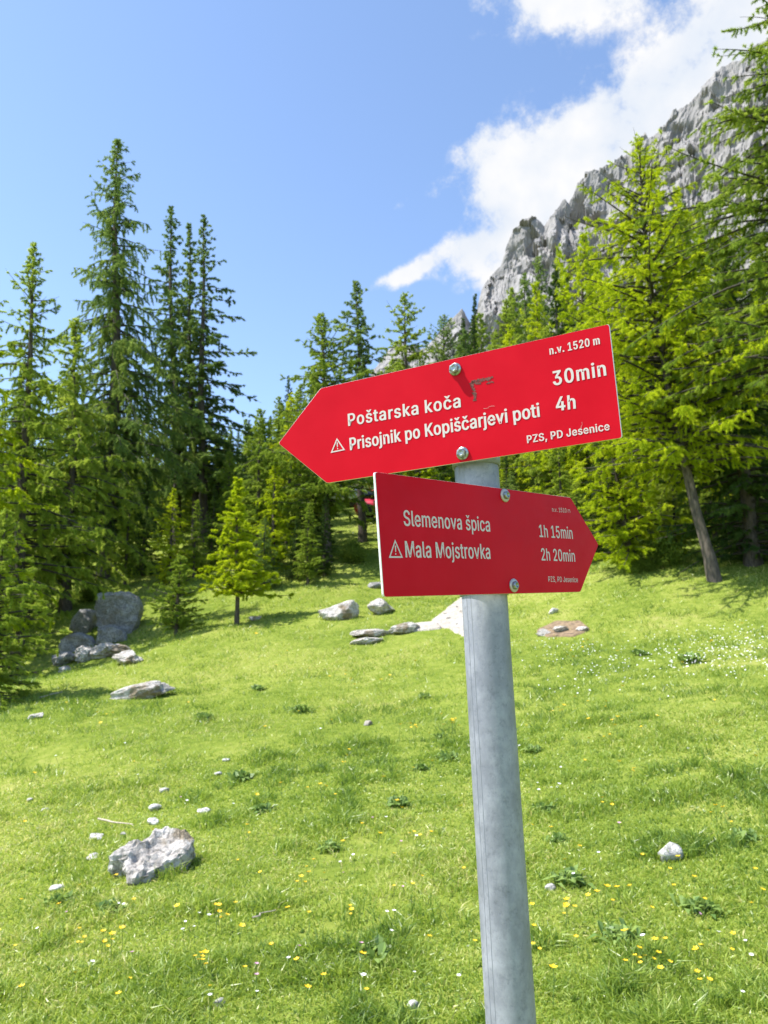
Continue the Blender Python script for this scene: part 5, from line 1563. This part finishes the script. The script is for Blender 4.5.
# ------------------------------------------------------------------ vehicles glimpsed through the trees
def car(name, label, px, py, paint, van, yaw, group=None):
    p = on_ground(px, py)
    root = thing(name, label, 'van' if van else 'car', p, yaw)
    Lh = 2.1 if not van else 2.5
    Hb, Ht, Wd = (0.95, 1.48, 0.88) if not van else (1.15, 2.3, 0.98)

    def loft(sections, m, nm, parent):
        bm = bmesh.new()
        rows = []
        for x, w, z0, z1 in sections:
            rows.append([bm.verts.new(v) for v in ((x, -w, z0), (x, w, z0), (x, w * 0.94, z1), (x, -w * 0.94, z1))])
        for a, b in zip(rows[:-1], rows[1:]):
            for i in range(4):
                j = (i + 1) % 4
                bm.faces.new((a[i], a[j], b[j], b[i]))
        bm.faces.new(rows[0][::-1])
        bm.faces.new(rows[-1])
        bmesh.ops.recalc_face_normals(bm, faces=bm.faces)
        bmesh.ops.bevel(bm, geom=bm.edges[:], offset=0.06, segments=3, affect='EDGES')
        for f in bm.faces:
            f.smooth = True
        return obj(nm, from_bm(bm, nm, [m]), parent)
    loft([(-Lh, Wd * 0.9, 0.35, Hb * 0.8), (-Lh + 0.25, Wd, 0.25, Hb), (0.3, Wd, 0.25, Hb), (Lh - 0.9, Wd, 0.25, Hb * 0.97), (Lh, Wd * 0.88, 0.32, Hb * 0.68)], paint, 'body', root)
    if van:
        cab = loft([(-Lh + 0.05, Wd * 0.94, Hb, Ht), (Lh - 1.6, Wd * 0.94, Hb, Ht), (Lh - 0.7, Wd * 0.9, Hb, Hb + 0.1)], paint, 'cabin', root)
    else:
        cab = loft([(-Lh + 0.15, Wd * 0.9, Hb, Hb + 0.05), (-Lh + 0.65, Wd * 0.86, Hb, Ht), (0.35, Wd * 0.86, Hb, Ht), (1.15, Wd * 0.9, Hb, Hb + 0.05)], M_GLASS, 'cabin_glass', root)
        loft([(-Lh + 0.68, Wd * 0.80, Ht - 0.05, Ht + 0.03), (0.33, Wd * 0.80, Ht - 0.05, Ht + 0.03)], paint, 'roof', root)
    for sy in (-1, 1):
        if van:
            for x0, x1 in ((-1.9, -0.9), (-0.7, 0.6)):
                bm = bmesh.new()
                vs = [bm.verts.new((x, sy * Wd * 0.97, z)) for x, z in ((x0, 1.35), (x1, 1.35), (x1, 2.0), (x0, 2.0))]
                ex_ = bmesh.ops.extrude_face_region(bm, geom=[bm.faces.new(vs)])
                for v in ex_['geom']:
                    if isinstance(v, bmesh.types.BMVert):
                        v.co.y += sy * 0.02
                obj('window', from_bm(bm, 'window', [M_GLASS]), root)
        for sx in (-1, 1):
            w = obj('wheel', from_bm(lathe([(0.0, -0.1), (0.24, -0.1), (0.31, -0.08), (0.33, 0), (0.31, 0.08), (0.24, 0.1), (0.0, 0.1)], 28), 'wheel', [M_TYRE]), root,
                    (sx * Lh * 0.62, sy * (Wd - 0.06), 0.33), (PI / 2, 0, 0))
        obj('headlight', from_bm(lathe([(0, 0.06), (0.10, 0.05), (0.12, 0.0), (0, 0)], 16), 'headlight', [M_WASHER]), root, (Lh - 0.03, sy * Wd * 0.65, Hb * 0.55), (0, PI / 2, 0))
        obj('tail_lamp', from_bm(lathe([(0, 0.05), (0.10, 0.04), (0.12, 0.0), (0, 0)], 16), 'tail_lamp', [M_LAMP]), root, (-Lh + 0.03, sy * Wd * 0.72, Hb * 0.62), (0, -PI / 2, 0))
    return root


car('parked_car', 'red car with dark windows parked behind trees, glimpsed left of the lower sign', 391, 518, M_CARRED, False, 0.0)
car('parked_van', 'pale van parked uphill between tree trunks, left of the red car', 344, 507, M_CARWHITE, True, 0.3)

# ------------------------------------------------------------------ meadow plants
def weed_mesh(seed):
    rng = np.random.default_rng(seed)
    n = 90
    az = rng.uniform(0, 2 * PI, n)
    el = rng.uniform(0.15, 1.35, n)
    L = rng.uniform(0.06, 0.15, n)
    d = np.stack([np.cos(az) * np.cos(el), np.sin(az) * np.cos(el), np.sin(el)], -1)
    sd = np.stack([-np.sin(az), np.cos(az), 0 * az], -1)
    o = np.stack([rng.normal(0, 0.05, n), rng.normal(0, 0.04, n), np.zeros(n)], -1)
    w = (L * rng.uniform(0.10, 0.2, n))[:, None]
    m_ = o + d * (L * 0.55)[:, None] + [0, 0, 0.01]
    tp = o + d * L[:, None] - np.array([0, 0, 1.0]) * (L * 0.25)[:, None]
    V = np.stack([o, m_ + sd * w, tp, m_ - sd * w], 1).reshape(-1, 3)
    return raw_mesh('weed_clump', V, np.arange(4 * n), np.full(n, 4), [M_WEED], tint=np.clip(rng.normal(0.45, 0.22, n), 0, 1))


WM = [weed_mesh(s) for s in (1, 2, 3)]
WEEDS = [(570, 884, 1.2), (546, 812, 1.0), (398, 806, 1.1), (420, 770, 1.0), (448, 760, 1.3), (300, 712, 1.6), (258, 690, 1.5), (372, 962, 1.2), (240, 780, 1.4), (262, 812, 1.1),
         (425, 698, 1.2), (532, 752, 1.1), (472, 694, 1.0), (618, 938, 1.0), (700, 912, 1.0), (330, 850, 0.9), (62, 905, 1.0), (110, 912, 0.9), (440, 738, 1.0), (560, 842, 0.8),
         (690, 662, 2.2), (640, 655, 1.6), (745, 840, 0.9), (205, 720, 1.6)]
for i, (px, py, s) in enumerate(WEEDS):
    p = on_ground(px, py)
    o = obj('weed_clump', WM[i % 3], None, p, (0, 0, i * 1.3))
    s *= 0.9
    o.scale = (s, s, s)
    tag(o, 'clump of dark broad-leaved weeds growing in the short meadow grass', 'weed', 'weed clumps in the meadow')


def flower_mesh(name, petal, n_pet, r, h, seed):
    rng = np.random.default_rng(seed)
    V, Fc, sz, mi = [], [], [], []
    # stem
    v, f = tubes(np.array([[0, 0, 0], [0.004, 0, h * 0.5]]), np.array([[0.004, 0, h * 0.5], [0, 0.003, h]]), np.array([0.0014, 0.0012]), np.array([0.0012, 0.001]), 4)
    V.append(v)
    Fc.append(f.ravel())
    sz.append(np.full(len(f), 4))
    mi.append(np.ones(len(f), int))
    k = len(v)
    for a in range(n_pet):
        th = 2 * PI * a / n_pet + rng.uniform(-0.1, 0.1)
        dv = np.array([math.cos(th), math.sin(th), 0.0])
        sv = np.array([-math.sin(th), math.cos(th), 0.0]) * r * (2.0 / n_pet)
        c = np.array([0, 0.003, h])
        P = [c, c + dv * r * 0.6 + sv + [0, 0, r * 0.35], c + dv * r + [0, 0, r * 0.5], c + dv * r * 0.6 - sv + [0, 0, r * 0.35]]
        V.append(np.array(P))
        Fc.append(np.arange(k, k + 4))
        sz.append([4])
        mi.append([0])
        k += 4
    return raw_mesh(name, np.concatenate(V), np.concatenate(Fc), np.concatenate(sz), [petal, M_STEM], mat_idx=np.concatenate(mi))


prng = np.random.default_rng(21)
FY = [flower_mesh('yellow_flower', M_YELLOW, 6, 0.013, 0.10, 1), flower_mesh('yellow_flower', M_YELLOW, 5, 0.016, 0.12, 2)]
FW = [flower_mesh('white_flower', M_WHITE, 9, 0.012, 0.10, 3)]
FP = [flower_mesh('pink_flower', M_PINK, 8, 0.011, 0.10, 4)]


def sow(n, meshes, name, label, cat, group, centres, spread, region):
    k = 0
    while k < n:
        if centres and prng.random() < 0.42:
            c = centres[prng.integers(len(centres))]
            px, py = prng.normal(c[0], spread * c[2]), prng.normal(c[1], spread * 0.55 * c[2])
        else:
            px, py = prng.uniform(*region[:2]), region[2] + (region[3] - region[2]) * prng.random() ** 1.35
        if py < 632 or py > 1030:
            continue
        if px < 250 and py < 700 and py < 700 - (px - 0) * 0.1:
            continue
        q = on_ground(px, py)
        o = obj(name, meshes[k % len(meshes)], None, q, (prng.normal(0, 0.15), prng.normal(0, 0.15), prng.uniform(0, 6)))
        s = prng.uniform(0.8, 1.4) * (1 + 0.085 * max(q[1] - 5, 0))
        o.scale = (s, s, s)
        tag(o, label, cat, group)
        k += 1


YC = [(592, 712, 1), (560, 720, 0.8), (612, 750, 1), (628, 784, 0.7), (628, 738, 1), (420, 850, 1.2), (395, 825, 0.8), (450, 735, 0.8), (410, 740, 0.8), (300, 900, 1), (310, 885, 0.7),
      (225, 935, 1), (80, 955, 1), (110, 960, 0.8), (270, 965, 0.8), (660, 980, 1), (690, 965, 1), (640, 975, 0.6), (720, 828, 0.6), (605, 818, 0.5), (520, 838, 0.6), (345, 772, 1), (110, 730, 1.3),
      (560, 930, 0.8), (595, 920, 0.6), (705, 1010, 0.6), (200, 985, 0.8), (410, 900, 0.8), (355, 930, 0.7), (735, 635, 0.8), (500, 700, 1), (340, 690, 1.4), (560, 660, 1.2)]
sow(280, FY, 'yellow_flower', 'small yellow buttercup blooming above the meadow grass', 'flower', 'yellow buttercups in the meadow', YC, 9, (0, 768, 645, 1025))
WC = [(545, 803, 0.6), (435, 805, 0.6), (590, 890, 0.6), (320, 745, 1), (440, 720, 0.8), (400, 940, 0.8), (190, 935, 0.7), (600, 700, 1), (660, 700, 1.2), (700, 740, 1)]
sow(70, FW, 'white_flower', 'small white daisy blooming above the meadow grass', 'flower', 'white daisies in the meadow', WC, 12, (0, 768, 650, 1025))
sow(14, FP, 'pink_flower', 'small pink clover head among the meadow grass', 'flower', 'pink clover in the meadow', [(625, 852, 0.6), (140, 965, 0.6), (250, 995, 0.8), (400, 860, 0.6)], 10, (0, 768, 800, 1020))


def clover_drift():
    rng = np.random.default_rng(9)
    pts = []
    for cx, cy, sx, sy, n in [(705, 660, 34, 13, 190), (640, 668, 30, 10, 80), (560, 655, 26, 5, 50), (748, 664, 24, 16, 90), (735, 640, 26, 8, 50), (590, 680, 44, 12, 50)]:
        P = np.stack([rng.normal(cx, sx, n), rng.normal(cy, sy, n)], -1)
        pts.append(P[(P[:, 1] > 626) & (P[:, 0] < 800)])
    V, T = [], []
    for px, py in np.concatenate(pts):
        q = on_ground(px, py)
        r = rng.uniform(0.007, 0.02)
        c = q + [0, 0, rng.uniform(0.10, 0.22)]
        th = rng.uniform(0, 6.28)
        # small five-sided dome
        ring = [c + [r * math.cos(th + a * 1.2566), r * math.sin(th + a * 1.2566), 0] for a in range(5)]
        V += ring + [c + [0, 0, r * 0.8]]
    V = np.array(V)
    m_ = len(V) // 6
    a = np.arange(5)
    f = np.stack([a, (a + 1) % 5, np.full(5, 5)], -1)
    F = (np.arange(m_)[:, None, None] * 6 + f[None]).reshape(-1, 3)
    tag(obj('clover_blossom', raw_mesh('clover_blossom', V, F.ravel(), np.full(len(F), 3), [M_WHITE])),
        'drift of tiny white blossoms in the grass on the right below the trees', 'flowers', kind='stuff')


clover_drift()


# ------------------------------------------------------------------ grass
def build_grass():
    rng = np.random.default_rng(2)
    parts = []

    def blades(n, d0, d1, far):
        d = d0 * (d1 / d0) ** rng.random(n)
        a = rng.uniform(-0.72, 0.72, n)
        x, y = d * np.sin(a), d * np.cos(a)
        keep = ~inside(PATH_EDGE, x, y) & ~inside(TRACK_EDGE, x, y) & (~inside(DIRT_EDGE, x, y) | (rng.random(n) < 0.25))
        x, y, d = x[keep], y[keep], d[keep]
        tuft = fbm(x / 0.55, y / 0.55, 1.0, 3)
        broad = fbm(x / 3.2, y / 3.2, 7.0, 3)
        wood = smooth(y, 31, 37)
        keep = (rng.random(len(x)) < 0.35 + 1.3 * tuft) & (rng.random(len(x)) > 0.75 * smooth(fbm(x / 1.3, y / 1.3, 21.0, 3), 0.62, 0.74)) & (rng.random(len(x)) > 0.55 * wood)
        x, y, d, tuft, broad = (q[keep] for q in (x, y, d, tuft, broad))
        n = len(x)
        z = np.concatenate([ground(x[i:i + 60000], y[i:i + 60000]) for i in range(0, n, 60000)])
        tus = smooth(fbm(x / 0.42 + 50, y / 0.42, 11.0, 2), 0.66, 0.74) * (rng.random(n) < 0.75)
        ln = (0.034 + 0.045 * smooth(tuft, 0.42, 0.8) + 0.055 * tus) * rng.uniform(0.5, 1.45, n) * (1 + 0.028 * d)
        w = 0.0019 * (1 + 0.17 * d) * rng.uniform(0.7, 1.4, n)
        th = rng.uniform(0, 2 * PI, n)
        lean = np.abs(rng.normal(0.45, 0.35, n))
        up = unit(np.stack([np.cos(th) * lean, np.sin(th) * lean, np.ones(n)], -1))
        sd = np.stack([-np.sin(th), np.cos(th), 0 * th], -1)
        rt = rng.uniform(0, PI, n)
        sd = unit(sd * np.cos(rt)[:, None] + np.cross(up, sd) * np.sin(rt)[:, None]) * w[:, None]
        o = np.stack([x, y, z - 0.01], -1)
        mid = o + up * (ln * 0.55)[:, None]
        tip = o + up * (ln * 0.95)[:, None] + np.stack([np.cos(th), np.sin(th), -0.45 + 0 * th], -1) * (ln * 0.38 * rng.uniform(0.2, 1.2, n))[:, None]
        dry = (rng.random(n) < 0.045 + 0.16 * smooth(broad, 0.5, 0.72))
        t = np.clip(0.42 + (broad - 0.5) * 0.6 - smooth(tuft, 0.52, 0.72) * 0.05 + (fbm(x / 0.16, y / 0.16, 4.0, 2) - 0.5) * 0.35 - 0.13 * tus + rng.normal(0, 0.15, n) - 0.25 * smooth(y, 31, 37) + dry * rng.uniform(0.15, 0.5, n), 0, 1)  # blades beyond the forest edge tinted darker: tree shade put into the colour
        if far:
            V = np.stack([o - sd, o + sd, tip], 1).reshape(-1, 3)
            return V, np.full(n, 3), 3, t
        V = np.stack([o - sd, o + sd, mid + sd * 0.85, mid - sd * 0.85, tip], 1)
        return V.reshape(-1, 3), None, 5, t

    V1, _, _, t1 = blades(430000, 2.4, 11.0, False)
    n1 = len(V1) // 5
    b = np.arange(n1)[:, None] * 5
    q = (b + np.array([0, 1, 2, 3])).ravel()
    tr = (b + np.array([3, 2, 4])).ravel()
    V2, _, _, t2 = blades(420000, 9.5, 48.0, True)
    n2 = len(V2) // 3
    tri2 = np.arange(n2 * 3) + len(V1)
    V = np.concatenate([V1, V2])
    F = np.concatenate([q, tr, tri2])
    sz = np.concatenate([np.full(n1, 4), np.full(n1, 3), np.full(n2, 3)])
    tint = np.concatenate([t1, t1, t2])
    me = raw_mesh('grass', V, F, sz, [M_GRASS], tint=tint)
    tag(obj('grass', me), 'short sunlit meadow grass covering the slope', 'grass', kind='stuff')


build_grass()
